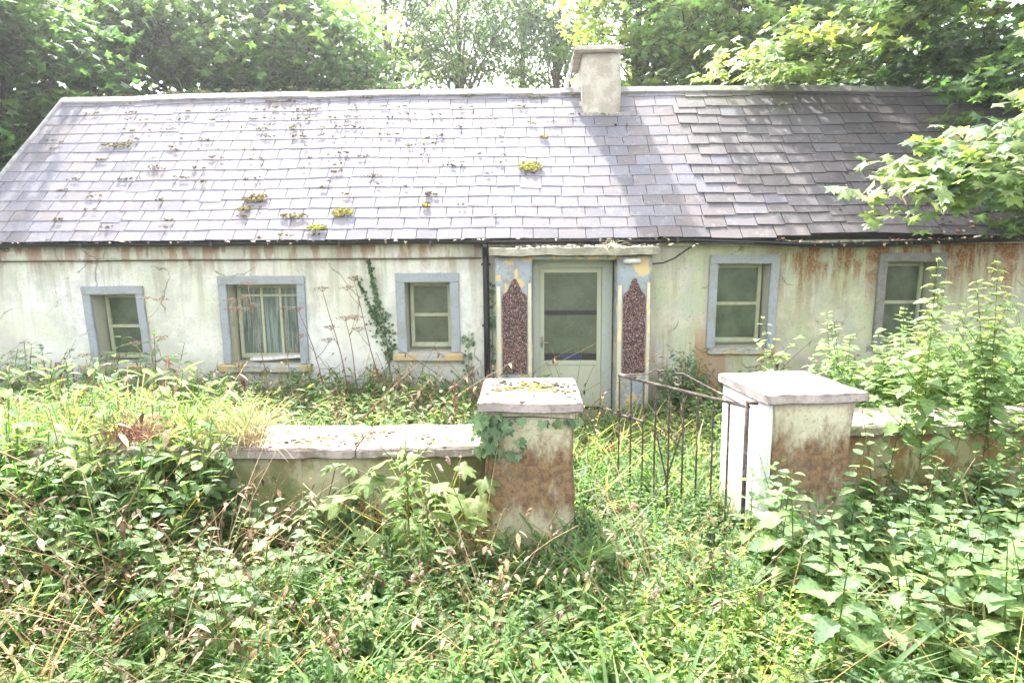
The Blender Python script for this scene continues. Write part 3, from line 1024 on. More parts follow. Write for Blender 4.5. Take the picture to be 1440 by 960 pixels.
# ------------------------------------------------------------------ trees
def clump_tree(name, label, base, crown, radii, n_clump, n_leaf, leaf, size, pal, seed, trunk_r=.14, group=None, spread=.55, cat='tree', trunk_lean=(0, 0), low=-1.0, hole=None):
    rs = np.random.default_rng(seed)
    t = thing(name, label, cat, (base[0], base[1], 0), 0, group)
    b = np.array([base[0], base[1], 0.])
    cr = np.array(crown, float) - b
    radii = np.array(radii, float)
    top = cr + np.array([0, 0, radii[2] * .75])
    path = [np.array([0, 0, -.2]), np.array([.05, 0, cr[2] * .3]), cr * np.array([.6, .6, .65]), cr, top]
    tk = [tube(path, [trunk_r * 1.25, trunk_r, trunk_r * .8, trunk_r * .5, .02], 8, (1, 1, 1))]
    cl = []
    while len(cl) < n_clump:
        p = rs.normal(0, 1, 3)
        p /= np.linalg.norm(p)
        p *= rs.uniform(.35, 1.0) ** .6
        if p[2] < low: continue
        q = cr + p * radii
        if hole is not None and hole(q + b): continue
        cl.append(q)
    pth = np.array(path)
    for q in cl:
        s = rs.uniform(.35, .9)
        k = np.interp(s, np.linspace(0, 1, len(pth)), np.arange(len(pth)))
        a = pth[int(k)] + (pth[min(int(k) + 1, len(pth) - 1)] - pth[int(k)]) * (k % 1)
        if a[2] > q[2]: a = a * .6 + pth[1] * .4
        mid = (a + q) / 2 + np.array([0, 0, .12]) * np.linalg.norm(q - a) + rs.normal(0, .12, 3)
        tk.append(tube([a, mid, q], [trunk_r * .30, trunk_r * .18, .008], 5, (1, 1, 1)))
        for _ in range(3):
            e = q + rs.normal(0, 1, 3) * spread * np.array([1, 1, .5])
            tk.append(tube([mid * .3 + q * .7, (mid + q * 2 + e * 2) / 5 + np.array([0, 0, .05]), e], [.02, .012, .004], 4, (1, 1, 1)))
    part('trunk', join(tk), M['bark'], t, True)
    n_leaf = int(n_leaf * 1.35)
    N = n_clump * n_leaf
    ci = np.repeat(np.arange(n_clump), n_leaf)
    C_ = np.array(cl)[ci]
    sc = rs.uniform(.6, 1.25, n_clump)[ci][:, None]
    off = rs.normal(0, 1, (N, 3)) * np.array([1, 1, .42]) * spread * sc
    pos = C_ + off
    az = rs.uniform(0, 2 * np.pi, N)
    dr = np.stack([np.cos(az), np.sin(az), rs.normal(-.35, .35, N)], 1)
    up = np.stack([rs.normal(0, .45, N), rs.normal(0, .45, N), np.ones(N)], 1)
    rot = basis(dr, up)
    cc = np.array(pal)[rs.choice(len(pal), n_clump)][ci] * rs.uniform(.7, 1.3, (N, 1)) * (1 + rs.uniform(-.12, .12, (N, 3)))
    part('crown', scatter(leaf, pos, rot, rs.uniform(.65, 1.25, N) * size, cc), M['leaf'], t, True)
    return t

DKT = [G_DARK, (.05, .09, .03), (.06, .10, .035)]
MDT = [G_MID, (.085, .14, .045), (.06, .11, .04)]
LTT = [G_LIGHT, (.13, .18, .05), (.10, .15, .05)]
YLT = [G_YEL, (.15, .20, .045), (.19, .22, .06), G_LIGHT]
TREES = [
    # name, label, base, crown centre, radii, clumps, leaves, template, size, palette, trunk radius, spread
    ('sycamore_tree', 'dark broadleaf tree pressing against the left gable of the cottage', (-10.2, 3.6), (-10.2, 3.6, 4.6), (2.0, 2.4, 3.4), 60, 150, MAPLE_S, .17, DKT, .2, .5),
    ('sycamore_tree', 'shaded broadleaf tree rising at the far upper left corner', (-11.6, 7.5), (-11.2, 7.5, 6.6), (2.6, 2.4, 3.2), 55, 150, MAPLE_S, .18, DKT + MDT, .2, .55),
    ('sycamore_tree', 'mid green broadleaf tree over the left end of the ridge', (-8.0, 8.2), (-8.0, 8.2, 6.4), (2.4, 2.2, 3.2), 60, 150, MAPLE_S, .18, DKT + MDT, .2, .5),
    ('sycamore_tree', 'sunlit full crowned tree behind the left third of the roof', (-5.2, 7.6), (-5.4, 7.6, 6.2), (2.2, 2.0, 2.7), 62, 150, MAPLE_S, .17, MDT + LTT[:1], .18, .5),
    ('ash_tree', 'slender dark stemmed tree beside the bright gap in the leaves', (-6.2, 14.5), (-6.0, 14.5, 9.3), (1.5, 1.5, 3.4), 22, 120, LANCE_S, .2, MDT, .16, .5),
    ('ash_tree', 'pale green airy tree left of centre behind the ridge', (-4.6, 13.2), (-4.5, 13.2, 8.4), (2.3, 2.0, 3.8), 44, 150, LANCE_S, .2, LTT, .15, .55),
    ('ash_tree', 'hazy green tree at the middle of the skyline', (-2.4, 15.0), (-2.4, 15.0, 10.0), (2.2, 2.0, 2.9), 40, 140, LANCE_S, .2, MDT, .14, .55),
    ('ash_tree', 'thin multi stemmed tree against the white sky left of the chimney', (-.4, 17.0), (-.2, 17.0, 11.0), (2.0, 1.8, 3.2), 30, 120, LANCE_S, .2, MDT + LTT, .12, .55),
    ('ash_tree', 'leaning thin tree directly left of the chimney', (.7, 14.5), (1.0, 14.5, 9.8), (1.5, 1.6, 3.1), 34, 130, LANCE_S, .2, MDT, .12, .5),
    ('sycamore_tree', 'yellow green maple like tree rising just behind the chimney', (3.0, 9.6), (2.8, 9.4, 8.0), (1.9, 1.9, 3.2), 46, 100, MAPLE_S, .17, YLT, .17, .5),
    ('sycamore_tree', 'bright yellow green tree right of the chimney', (4.6, 8.3), (4.6, 8.2, 6.5), (1.9, 1.8, 2.6), 46, 100, MAPLE_S, .17, YLT + LTT, .17, .5),
    ('sycamore_tree', 'darker green tree behind the right part of the ridge', (6.6, 9.8), (6.6, 9.8, 6.8), (2.2, 2.0, 3.0), 60, 150, MAPLE_S, .18, DKT + MDT, .2, .55),
    ('sycamore_tree', 'deep shaded tree beyond the right gable', (9.2, 9.0), (9.2, 9.0, 5.6), (2.4, 2.2, 3.6), 70, 150, MAPLE_S, .18, DKT, .2, .55),
    ('elder_bush', 'low dark thicket bush behind the left end of the roof', (-9.6, 6.0), (-9.6, 6.0, 2.2), (1.6, 1.4, 2.2), 36, 130, OVATE_S, .14, DKT, .08, .45),
    ('elder_bush', 'low dark thicket bush beside the right gable wall', (9.2, 2.6), (9.0, 2.4, 2.6), (.9, 1.8, 2.0), 40, 140, OVATE_S, .14, DKT, .08, .4),
]
for i, a in enumerate(TREES):
    clump_tree(a[0], a[1], a[2], a[3], a[4], a[5], a[6], a[7], a[8], a[9], 100 + i, a[10], None, a[11], 'bush' if 'bush' in a[0] else 'tree')

# the overhanging maple on the right
maple = thing('maple_tree', 'large maple leaning over the right end of the roof with low leafy boughs', 'tree', (9.9, 1.5, 0))
mb = np.array([9.9, 1.5, 0.])
def rel(p): return np.array(p, float) - mb
trunk_path = [rel((9.9, 1.5, -.2)), rel((9.8, 1.4, 1.5)), rel((9.5, 1.3, 3.5)), rel((9.3, 1.4, 6.0)), rel((9.2, 1.6, 9.0))]
part('trunk', tube(trunk_path, [.32, .27, .24, .19, .05], 10, (1, 1, 1)), M['bark'], maple, True)
BOUGHS = [
    # path, leaf count, palette, size, spread
    ([(9.4, 1.3, 3.2), (7.6, .0, 3.75), (6.0, -1.2, 3.75), (4.9, -1.9, 3.35), (3.7, -2.2, 2.82)], 1250, LTT + [G_BLUE, (.17, .21, .12), (.19, .23, .14)], .145, .28),
    ([(7.0, -.4, 3.8), (6.0, -1.3, 3.35), (5.2, -1.8, 2.95)], 560, LTT + [G_BLUE], .155, .22),
    ([(7.6, .0, 3.75), (6.4, -1.4, 4.3), (5.6, -2.2, 4.15)], 600, LTT + MDT, .17, .28),
    ([(9.3, 1.3, 4.3), (7.2, -1.0, 4.9), (5.8, -2.6, 4.5), (5.0, -3.2, 4.25)], 800, LTT + [G_BLUE], .165, .3),
    ([(9.3, 1.4, 5.0), (7.6, 1.6, 6.1), (6.2, 1.9, 6.2), (4.9, 2.2, 5.6), (3.9, 2.4, 5.15)], 2300, YLT + LTT, .16, .42),
    ([(9.3, 1.4, 5.6), (7.8, 1.2, 7.0), (6.6, 1.0, 7.3), (4.9, 1.2, 6.7)], 2200, YLT + MDT, .16, .5),
    ([(9.3, 1.4, 4.6), (8.2, 2.0, 5.4), (7.0, 2.6, 5.4), (5.6, 2.7, 5.3)], 1900, DKT + MDT, .16, .4),
    ([(9.3, 1.4, 4.0), (8.3, .6, 4.7), (7.2, .2, 4.9), (6.0, -.2, 4.5)], 1400, MDT + LTT, .16, .42),
    ([(9.3, 1.5, 6.6), (8.0, 2.6, 8.2), (6.6, 3.0, 8.4), (4.9, 3.0, 7.6)], 2000, YLT + LTT, .16, .55),
    ([(9.3, 1.4, 6.2), (8.6, .0, 7.2), (7.6, -1.2, 7.2), (6.8, -1.8, 6.6)], 800, DKT + MDT, .16, .45),
    ([(9.3, 1.6, 7.0), (8.0, 3.6, 9.0), (6.6, 4.6, 9.5), (5.4, 5.2, 9.2)], 2600, MDT + LTT, .17, .8),  # this and the next: upper crown out of view, added to shade the roof
    ([(9.3, 1.6, 7.4), (8.6, 2.4, 8.6), (7.6, 2.9, 8.8), (6.9, 3.2, 8.5)], 1600, MDT + DKT, .17, .7),
    ([(9.3, 1.4, 4.4), (8.6, 1.8, 4.8), (7.6, 2.2, 4.7), (6.8, 2.4, 4.9)], 1100, DKT + MDT, .16, .36),
    ([(9.4, 1.3, 3.0), (8.2, .4, 3.2), (7.2, -.1, 3.0), (6.2, -.4, 2.65)], 900, DKT + MDT, .13, .32),
]
near_leaves = []
rest_pos, rest_rot, rest_sc, rest_c = [], [], [], []
rs = np.random.default_rng(77)
mbl = []
for bi, (pth, n, pal, size, spread) in enumerate(BOUGHS):
    P_ = np.array([rel(p) for p in pth])
    fine = np.linspace(0, 1, 14)
    k = fine * (len(P_) - 1)
    pp = np.stack([np.interp(k, np.arange(len(P_)), P_[:, j]) for j in range(3)], 1) + rs.normal(0, .03, (14, 3))
    mbl.append(tube(pp, np.linspace(.055 if n < 600 else .09, .006, 14), 6, (1, 1, 1)))
    for j in range(26):
        u = rs.uniform(.25, 1.0)
        a = np.array([np.interp(u * (len(P_) - 1), np.arange(len(P_)), P_[:, q]) for q in range(3)])
        e = a + rs.normal(0, 1, 3) * spread * np.array([1.1, 1.1, .6])
        mbl.append(tube([a, (a + e) / 2 + np.array([0, 0, .04]), e], [.012, .008, .003], 4, (1, 1, 1)))
    nc = max(8, n // 18)
    uc = rs.uniform(.22, 1.02, nc)
    cc_ = np.stack([np.interp(uc * (len(P_) - 1), np.arange(len(P_)), P_[:, q]) for q in range(3)], 1) + rs.normal(0, 1, (nc, 3)) * spread * np.array([1, 1, .55])
    ci = rs.integers(0, nc, n)
    pos = cc_[ci] + rs.normal(0, 1, (n, 3)) * np.array([.16, .16, .06])
    az = rs.normal(math.pi + .6, 1.1, n)
    dr = np.stack([np.cos(az), np.sin(az), rs.normal(-.4, .3, n)], 1)
    up = np.stack([rs.normal(-.1, .35, n), rs.normal(-.25, .35, n), np.ones(n)], 1)
    rot = basis(dr, up)
    col = np.array(pal)[rs.choice(len(pal), nc)][ci] * rs.uniform(.75, 1.3, (n, 1)) * (1 + rs.uniform(-.1, .1, (n, 3)))
    sc_ = rs.uniform(.65, 1.2, n) * size
    for q in range(n):
        near_leaves.append((np.linalg.norm(pos[q] + mb - cam_p) / sc_[q], pos[q], rot[q], sc_[q], col[q]))
near_leaves.sort(key=lambda q: q[0])
leaf_vars = [mesh_of('leaf', move(MAPLE, None, (0, 0, 0), 1, c), M['leaf'], True) for c in
             [(.115, .165, .055), (.13, .18, .06), (.10, .15, .07), (.15, .19, .06), (.09, .14, .05), (.13, .17, .09)]]
for d_, p_, r_, s_, c_ in near_leaves[:300]:
    o = link('leaf', rs.choice(leaf_vars), maple)
    m4 = Matrix.Identity(4)
    for i_ in range(3):
        for j_ in range(3):
            m4[i_][j_] = r_[i_, j_] * s_
    m4.translation = Vector(p_)
    o.matrix_local = m4
rest = near_leaves[300:]
part('foliage', scatter(MAPLE_S, np.array([q[1] for q in rest]), np.array([q[2] for q in rest]), np.array([q[3] for q in rest]), np.array([q[4] for q in rest])), M['leaf'], maple, True, 'stuff')
part('bough', join(mbl), M['bark'], maple, True)

# ------------------------------------------------------------------ plant templates
def stem_pts(h, lean, seed, n=7):
    r = random.Random(seed)
    a = r.uniform(0, 6.28)
    return [np.array([math.cos(a) * lean * (q ** 1.6) * h, math.sin(a) * lean * (q ** 1.6) * h, q * h]) for q in np.linspace(0, 1, n)]

def along(pts, u):
    k = u * (len(pts) - 1)
    i = min(int(k), len(pts) - 2)
    return pts[i] + (pts[i + 1] - pts[i]) * (k - i)

def rmat(az, pitch, roll=0.0):
    return np.array(Matrix.Rotation(az, 3, 'Z') @ Matrix.Rotation(-pitch, 3, 'Y') @ Matrix.Rotation(roll, 3, 'X'))

def weed_t(seed, h=.42, nl=13, leaf=LANCE_S, size=.10, pal=(G_LIGHT, G_MID), spike=0, lean=.25, bare=.12, updir=.5):
    r = random.Random(seed)
    pts = stem_pts(h, r.uniform(.05, lean), seed)
    ts = [tube(pts, np.linspace(.0045, .002, len(pts)), 3, tuple(q * 1.1 for q in r.choice(pal)), False)]
    az = r.uniform(0, 6.28)
    for i in range(nl):
        u = bare + (1 - bare) * (i + .5) / nl
        az += 2.4 + r.uniform(-.4, .4)
        s = size * (1.15 - .6 * u ** 2) * r.uniform(.7, 1.2)
        c = np.array(r.choice(pal)) * r.uniform(.75, 1.25)
        ts.append(move(leaf, rmat(az, r.uniform(-.25, updir + .3 * u), r.uniform(-.5, .5)), along(pts, u), s, c))
    for i in range(spike):
        p = along(pts, .97) + np.array([r.uniform(-.035, .035), r.uniform(-.035, .035), 0])
        L = r.uniform(.025, .05)
        d = np.array([r.uniform(-.4, .4), r.uniform(-.4, .4), 1.0])
        ts.append(tube([p, p + d * L * .3, p + d * L, p + d * L * 1.25], [.002, .0075, .0065, .002], 5, np.array(PINK) * r.uniform(.8, 1.3), False))
    return join(ts)

def grass_t(seed, n=14, h=.45, pal=(G_LIGHT, G_YEL), w=1.0):
    r = random.Random(seed)
    ts = []
    for i in range(n):
        L = h * r.uniform(.55, 1.2)
        c = np.array(r.choice(pal)) * r.uniform(.75, 1.25)
        m = rmat(r.uniform(0, 6.28), r.uniform(.75, 1.45), r.uniform(-.6, .6))
        v, f, cc = BLADE
        v = v * np.array([1, .45 * w / max(h, .2), 1.0])
        ts.append(move((v, f, cc), m, (r.uniform(-.05, .05), r.uniform(-.05, .05), 0), L, c))
    return join(ts)

def wispy_t(seed, h=.5):
    r = random.Random(seed)
    ts = []
    for i in range(7):
        pts = stem_pts(h * r.uniform(.6, 1.2), r.uniform(.2, .9), seed * 13 + i)
        c = np.array(r.choice([STRAW, G_YEL, G_LIGHT, (.25, .17, .09)])) * r.uniform(.7, 1.1)
        ts.append(tube(pts, np.linspace(.0022, .0012, len(pts)), 3, c, False))
        for _ in range(6):
            p = along(pts, r.uniform(.6, 1))
            ts.append(move(LANCE_S, rmat(r.uniform(0, 6.28), r.uniform(0, 1)), p, r.uniform(.015, .035), c * 1.1))
    return join(ts)

W_KNOT = [weed_t(s, .42, 17, LANCE, .098, (G_LIGHT, G_MID, (.125, .175, .06)), 0) for s in range(6)]
W_BROAD = [weed_t(20 + s, .38, 14, OVATE_S, .072, (G_LIGHT, G_BLUE, G_MID), 0, .3) for s in range(5)]
W_SMALL = [weed_t(40 + s, .30, 17, LANCE_S, .055, ((.14, .21, .085), G_LIGHT, (.12, .19, .08)), 0, .4) for s in range(5)]
W_YELLOW = [weed_t(80 + s, .32, 20, LANCE_S, .05, ((.23, .27, .07), (.20, .26, .08), (.17, .24, .07)), 0, .4) for s in range(3)]
W_CREEP = [weed_t(60 + s, .16, 9, OVATE_S, .06, (G_BLUE, G_MID), 0, .8, 0, .3) for s in range(4)]
GRASS = [grass_t(s, 14, .42, (G_LIGHT, (.14, .215, .085), G_MID)) for s in range(5)]
GRASS_DRY = [grass_t(30 + s, 12, .5, (STRAW, G_YEL, (.28, .22, .1)), .8) for s in range(3)]
GRASS_GREEN = [grass_t(60 + s, 14, .42, (G_LIGHT, (.15, .23, .06), G_MID)) for s in range(4)]
def dead_t(seed, h=.6):
    r = random.Random(seed)
    ts = []
    for i in range(9):
        pts = stem_pts(h * r.uniform(.5, 1.2), r.uniform(.2, 1.1), seed * 17 + i)
        c = np.array(r.choice([(.20, .12, .07), (.30, .20, .12), (.13, .08, .05), (.38, .28, .17)])) * r.uniform(.7, 1.1)
        ts.append(tube(pts, np.linspace(.0034, .0014, len(pts)), 4, c, False))
        for _ in range(5):
            ts.append(move(LANCE_S, rmat(r.uniform(0, 6.28), r.uniform(-1.2, .2)), along(pts, r.uniform(.2, 1)), r.uniform(.025, .06), c * r.uniform(.8, 1.3)))
    return join(ts)
DEADW = [dead_t(s) for s in range(4)]
WISP = [wispy_t(s) for s in range(4)]

def blocked(x, y):
    if y > -.05 and y < 5.7 and -8.1 < x < 8.1: return True
    if abs(x + .01) < .33 and abs(y + 4.12) < .42: return True
    if abs(x - 2.03) < .42 and abs(y + 3.87) < .48: return True
    if x < -.3 and abs(y + 3.85 + (x + .35) * -math.tan(R(2))) < .28: return True
    if x > 2.3 and abs(y + 3.42 - (x - 2.36) * math.tan(R(3))) < .26: return True
    if -.1 < x < 1.25 and y > -.66: return True
    return False

def field(name, items, mat, zf=None, free=False):
    """items: list of (templates, density fn(x,y)->count/m2, x0,x1,y0,y1, size fn(x,y), tint)"""
    out = []
    for tpls, dens, x0, x1, y0, y1, sf, val in items:
        dmax = max(dens(x, y) for x in np.linspace(x0, x1, 25) for y in np.linspace(y0, y1, 25))
        n = int(dmax * (x1 - x0) * (y1 - y0))
        xs, ys = RNG.uniform(x0, x1, n), RNG.uniform(y0, y1, n)
        uu = RNG.uniform(0, 1, n)
        keep = [i for i in range(n) if uu[i] * dmax < dens(xs[i], ys[i]) and (free or not blocked(xs[i], ys[i]))]
        if not keep: continue
        which = RNG.integers(0, len(tpls), len(keep))
        for k in range(len(tpls)):
            idx = [keep[i] for i in range(len(keep)) if which[i] == k]
            if not idx: continue
            pos = np.array([(xs[i], ys[i], (zf or gz)(xs[i], ys[i]) - .01) for i in idx])
            sc = np.array([sf(xs[i], ys[i]) for i in idx]) * RNG.uniform(.65, 1.3, len(idx))
            rm = rotz(RNG.uniform(0, 6.283, len(idx)))
            tl = RNG.normal(0, .16, (len(idx), 2))
            tm = np.tile(np.eye(3), (len(idx), 1, 1))
            tm[:, 0, 2] = tl[:, 0]; tm[:, 1, 2] = tl[:, 1]
            ti = RNG.uniform(1 - val, 1 + val, (len(idx), 1)) * (1 + RNG.uniform(-.1, .1, (len(idx), 3)))
            out.append(scatter(tpls[k], pos, tm @ rm, sc, ti))
    t = join(out)
    o = part(name, t, mat, None, True)
    o['kind'] = 'stuff'
    return o

def top_of_wall(x, y):
    return .86
def sstep(a, b, x):
    q = min(1, max(0, (x - a) / (b - a)))
    return q * q * (3 - 2 * q)
def patch(x, y, s=1.0, o=0.0):
    return mn.noise(Vector((x * s, y * s, o)))
# verge in front of the boundary
def left_h(x, y):                      # how tall the growth stands: highest against the left wall
    return 1.0 + 1.55 * sstep(-1.9, -2.7, x) * sstep(-6.1, -4.6, y)
verge = [
    (W_KNOT, lambda x, y: (95 + 60 * patch(x, y, 1.3)) * (.55 if .35 < x < 1.7 and y > -4.9 else 1) * (.12 if -2.35 < x < -.95 and y > -5.0 else 1) * (.6 if x > 1.3 else 1), -5.6, 4.8, -7.7, -4.25, lambda x, y: left_h(x, y) * (.85 + .35 * patch(x, y, .9, 3)), .25),
    (W_BROAD, lambda x, y: (48 + 60 * patch(x, y, 1.1, 5) + 30 * sstep(.5, 1.5, x)) * (.12 if -2.35 < x < -.95 and y > -5.0 else 1), -5.6, 4.8, -7.7, -3.75, lambda x, y: left_h(x, y) * .9, .25),
    (W_YELLOW, lambda x, y: 190 * sstep(.75, .35, math.hypot((x - 1.15) * .8, y + 5.75)), .2, 2.2, -6.6, -4.9, lambda x, y: 1.05, .2),
    (W_SMALL, lambda x, y: (110 + 90 * patch(x, y, .8, 9)) * (.4 if x > 1.5 else 1) * (.15 if -2.35 < x < -.95 and y > -5.0 else 1), -5.6, 4.8, -7.7, -4.2, lambda x, y: 1.0, .25),
    (W_CREEP, lambda x, y: 90, -5.6, 4.8, -7.7, -3.75, lambda x, y: 1.0, .25),
]
field('verge_undergrowth', verge, M['weed'])
field('verge_grass', [
    (GRASS_DRY, lambda x, y: 2 + 10 * sstep(-2, -3, x), -5.6, 4.8, -7.4, -4.3, lambda x, y: .8 + .3 * left_h(x, y), .3),
    (GRASS, lambda x, y: (9 + 34 * max(0, patch(x, y, .9, 12))) * (.35 if x > .6 else 1) * (.2 if -2.35 < x < -.95 and y > -5.0 else 1) + 40 * sstep(-2.4, -3.4, x), -5.6, 4.8, -7.6, -4.3, lambda x, y: .8 + .35 * left_h(x, y), .25),
    (WISP, lambda x, y: 6 + 8 * sstep(-1.5, -3, x), -5.6, 4.8, -7.4, -4.3, lambda x, y: .85 + .2 * left_h(x, y), .25),
], M['grass'])
field('dead_stems', [
    (DEADW, lambda x, y: 1.5 + 5.5 * sstep(-1.2, -2.4, x), -5.6, 4.8, -6.6, -4.3, lambda x, y: .75 + .35 * left_h(x, y), .25),
    (DEADW, lambda x, y: 6 if x < -.6 else 1, -8.0, 6.5, -3.4, -.4, lambda x, y: 1.35, .25),
], M['dry'])
# the front garden
garden_g = [
    (GRASS_GREEN, lambda x, y: 38 if .0 < x < 2.4 else 25, -8.5, 7.5, -4.4, -.15, lambda x, y: .85, .25),
    (GRASS, lambda x, y: 15 if .0 < x < 2.2 else 85, -8.5, 7.5, -3.6, -.15, lambda x, y: 1.25 - .3 * (.1 < x < 1.8) + .4 * patch(x, y, .7, 2), .25),
    (GRASS_DRY, lambda x, y: (5 if .1 < x < 2.2 else 15) + 24 * max(0, patch(x, y, .8, 21)), -8.5, 6.5, -3.6, -.15, lambda x, y: 1.1, .25),
    (WISP, lambda x, y: 9 if x < .2 else 3, -8.5, 6.5, -3.6, -.2, lambda x, y: 1.15, .25),
]
field('garden_grass', garden_g, M['grass'])
field('garden_weeds', [
    (W_BROAD, lambda x, y: 18 + 40 * max(0, patch(x, y, .7, 31)) + 34 * sstep(1.3, 2.2, x) + (34 if .2 < x < 1.8 else 0), -8.5, 7.5, -4.6, -.15, lambda x, y: 1.45 - .6 * (.2 < x < 1.8) + .8 * sstep(-2.2, -3.2, x) * sstep(-2.4, -3.2, y), .25),
    (W_KNOT, lambda x, y: 16 + 26 * sstep(-.5, -2, x), -8.5, 7.5, -3.5, -.15, lambda x, y: 1.6 - .75 * (.2 < x < 1.8) + .9 * sstep(-2.2, -3.2, x) * sstep(-2.4, -3.2, y), .25),
    (W_SMALL, lambda x, y: 40, -8.5, 7.5, -4.4, -.15, lambda x, y: 1.2, .25),
], M['weed'])

field('wall_top_weeds', [
    (W_SMALL, lambda x, y: 70 * sstep(-2.0, -2.5, x), -6.5, -1.9, -4.25, -3.45, lambda x, y: .95, .25),
    (GRASS_GREEN, lambda x, y: 45 * sstep(-2.0, -2.4, x), -6.5, -1.9, -4.25, -3.45, lambda x, y: .7, .25),
    (GRASS_DRY, lambda x, y: 14 * sstep(-1.9, -2.3, x), -6.5, -1.9, -4.25, -3.45, lambda x, y: .75, .25),
    (WISP, lambda x, y: 12 * sstep(-2.0, -2.5, x), -6.5, -1.9, -4.25, -3.45, lambda x, y: .8, .25),
], M['weed'], top_of_wall, True)

# ------------------------------------------------------------------ single plants
def leaf_meshes(tpl, pal, name='leaf', mat='weed'):
    return [mesh_of(name, move(tpl, None, (0, 0, 0), 1.0, c), M[mat], True) for c in pal]
NETTLE_L = leaf_meshes(OVATE, [G_LIGHT, G_BLUE, (.13, .20, .115), (.15, .215, .115), (.14, .20, .09)])
PALE_L = leaf_meshes(OVATE, [(.155, .22, .115), (.14, .205, .115), (.17, .235, .12), (.145, .215, .095)])
LANCE_L = leaf_meshes(LANCE, [G_LIGHT, G_MID, (.13, .18, .06), (.10, .15, .05)])
LPALE_L = leaf_meshes(LANCE, [(.16, .24, .09), (.14, .22, .08), (.18, .25, .09)])
DOCK_L = leaf_meshes(DOCK, [G_LIGHT, (.10, .16, .05), G_BLUE])
BURD_L = leaf_meshes(BURDOCK, [(.12, .18, .06), G_LIGHT])
LOBED_L = leaf_meshes(MAPLE, [(.14, .19, .08), (.12, .175, .06), (.17, .20, .08)])
IVY_L = leaf_meshes(IVY, [(.045, .095, .032), (.075, .125, .05), (.035, .075, .026), (.10, .155, .08)], 'leaf', 'ivy')
BRAM_L = leaf_meshes(OVATE_S, [G_LIGHT, G_MID])
REDLEAF_L = leaf_meshes(LANCE, [(.12, .04, .03), (.16, .07, .04)])

def put_leaf(parent, me, loc, m3, s, name='leaf'):
    o = link(name, me, parent)
    m4 = Matrix.Identity(4)
    for i in range(3):
        for j in range(3):
            m4[i][j] = m3[i, j] * s
    m4.translation = Vector(tuple(loc))
    o.matrix_local = m4
    return o

def nettle(seed, h, nodes, size, label, group, leaves=NETTLE_L, name='nettle', lean=.14, shoots=0, catkin=False, bare=.1):
    r = random.Random(seed)
    t = thing(name, label, 'plant', (0, 0, 0), 0, group)
    pts = stem_pts(h, lean, seed, 9)
    sts = [tube(pts, np.linspace(.0055, .002, 9), 5, (.10, .13, .05))]
    az = r.uniform(0, 3)
    ck = []
    for i in range(nodes):
        u = bare + (1 - bare) * ((i + .6) / nodes) ** .9
        p = along(pts, min(u, 1))
        s = size * (1.12 - .85 * u ** 2.2) * r.uniform(.85, 1.15) * (.75 + .25 * min(1, u * 4))
        az += math.pi / 2 + r.uniform(-.25, .25)
        for k in (0, 1):
            a = az + k * math.pi
            pitch = r.uniform(-.45, .25) + .35 * u
            pet = np.array([math.cos(a), math.sin(a), .35]) * s * .22
            sts.append(tube([p, p + pet], [.002, .0014], 3, (.10, .13, .05), False))
            put_leaf(t, r.choice(leaves), p + pet, rmat(a, pitch, r.uniform(-.4, .4)), s)
            if catkin and u > .4:
                for q in range(3):
                    aa = a + r.uniform(-.9, .9)
                    e = p + np.array([math.cos(aa), math.sin(aa), -.3]) * s * r.uniform(.5, .9)
                    ck.append(tube([p, (p + e) / 2 + np.array([0, 0, .012]), e], [.002, .004, .003], 4, np.array((.22, .23, .09)) * r.uniform(.8, 1.2), False))
    for q in range(shoots):
        u = r.uniform(.25, .7)
        p = along(pts, u)
        a = r.uniform(0, 6.28)
        L = h * r.uniform(.14, .26)
        e = p + np.array([math.cos(a) * L * .7, math.sin(a) * L * .7, L * .75])
        sts.append(tube([p, (p + e) / 2 + np.array([0, 0, -.02]), e], [.0035, .003, .0015], 4, (.10, .13, .05), False))
        for k in range(7):
            pp = p + (e - p) * (k + 1) / 7
            put_leaf(t, r.choice(leaves), pp, rmat(r.uniform(0, 6.28), r.uniform(-.3, .5)), size * r.uniform(.4, .7))
    part('stem', join(sts), M['weed'], t, True)
    if ck:
        part('catkins', join(ck), M['weed'], t, True, 'stuff')
    return t

def plant_many(protos, spots, label, group, seed, smin=.85, smax=1.15):
    r = random.Random(seed)
    for i, sp in enumerate(spots):
        x, y = sp[0], sp[1]
        sc = (sp[2] if len(sp) > 2 else 1.0) * r.uniform(smin, smax)
        dup(r.choice(protos), (x, y, gz(x, y) - .02), r.uniform(0, 6.28), sc, label, group, (r.gauss(0, .07), r.gauss(0, .07)))

def remove_protos(protos):
    for p in protos:
        for c in list(p.children):
            bpy.data.objects.remove(c)
        bpy.data.objects.remove(p)

def spots(n, x0, x1, y0, y1, seed, mind=.1):
    r = random.Random(seed)
    o = []
    tries = 0
    while len(o) < n and tries < 9000:
        tries += 1
        x, y = r.uniform(x0, x1), r.uniform(y0, y1)
        if blocked(x, y) or any((x - a[0]) ** 2 + (y - a[1]) ** 2 < mind ** 2 for a in o): continue
        o.append((x, y))
    return o

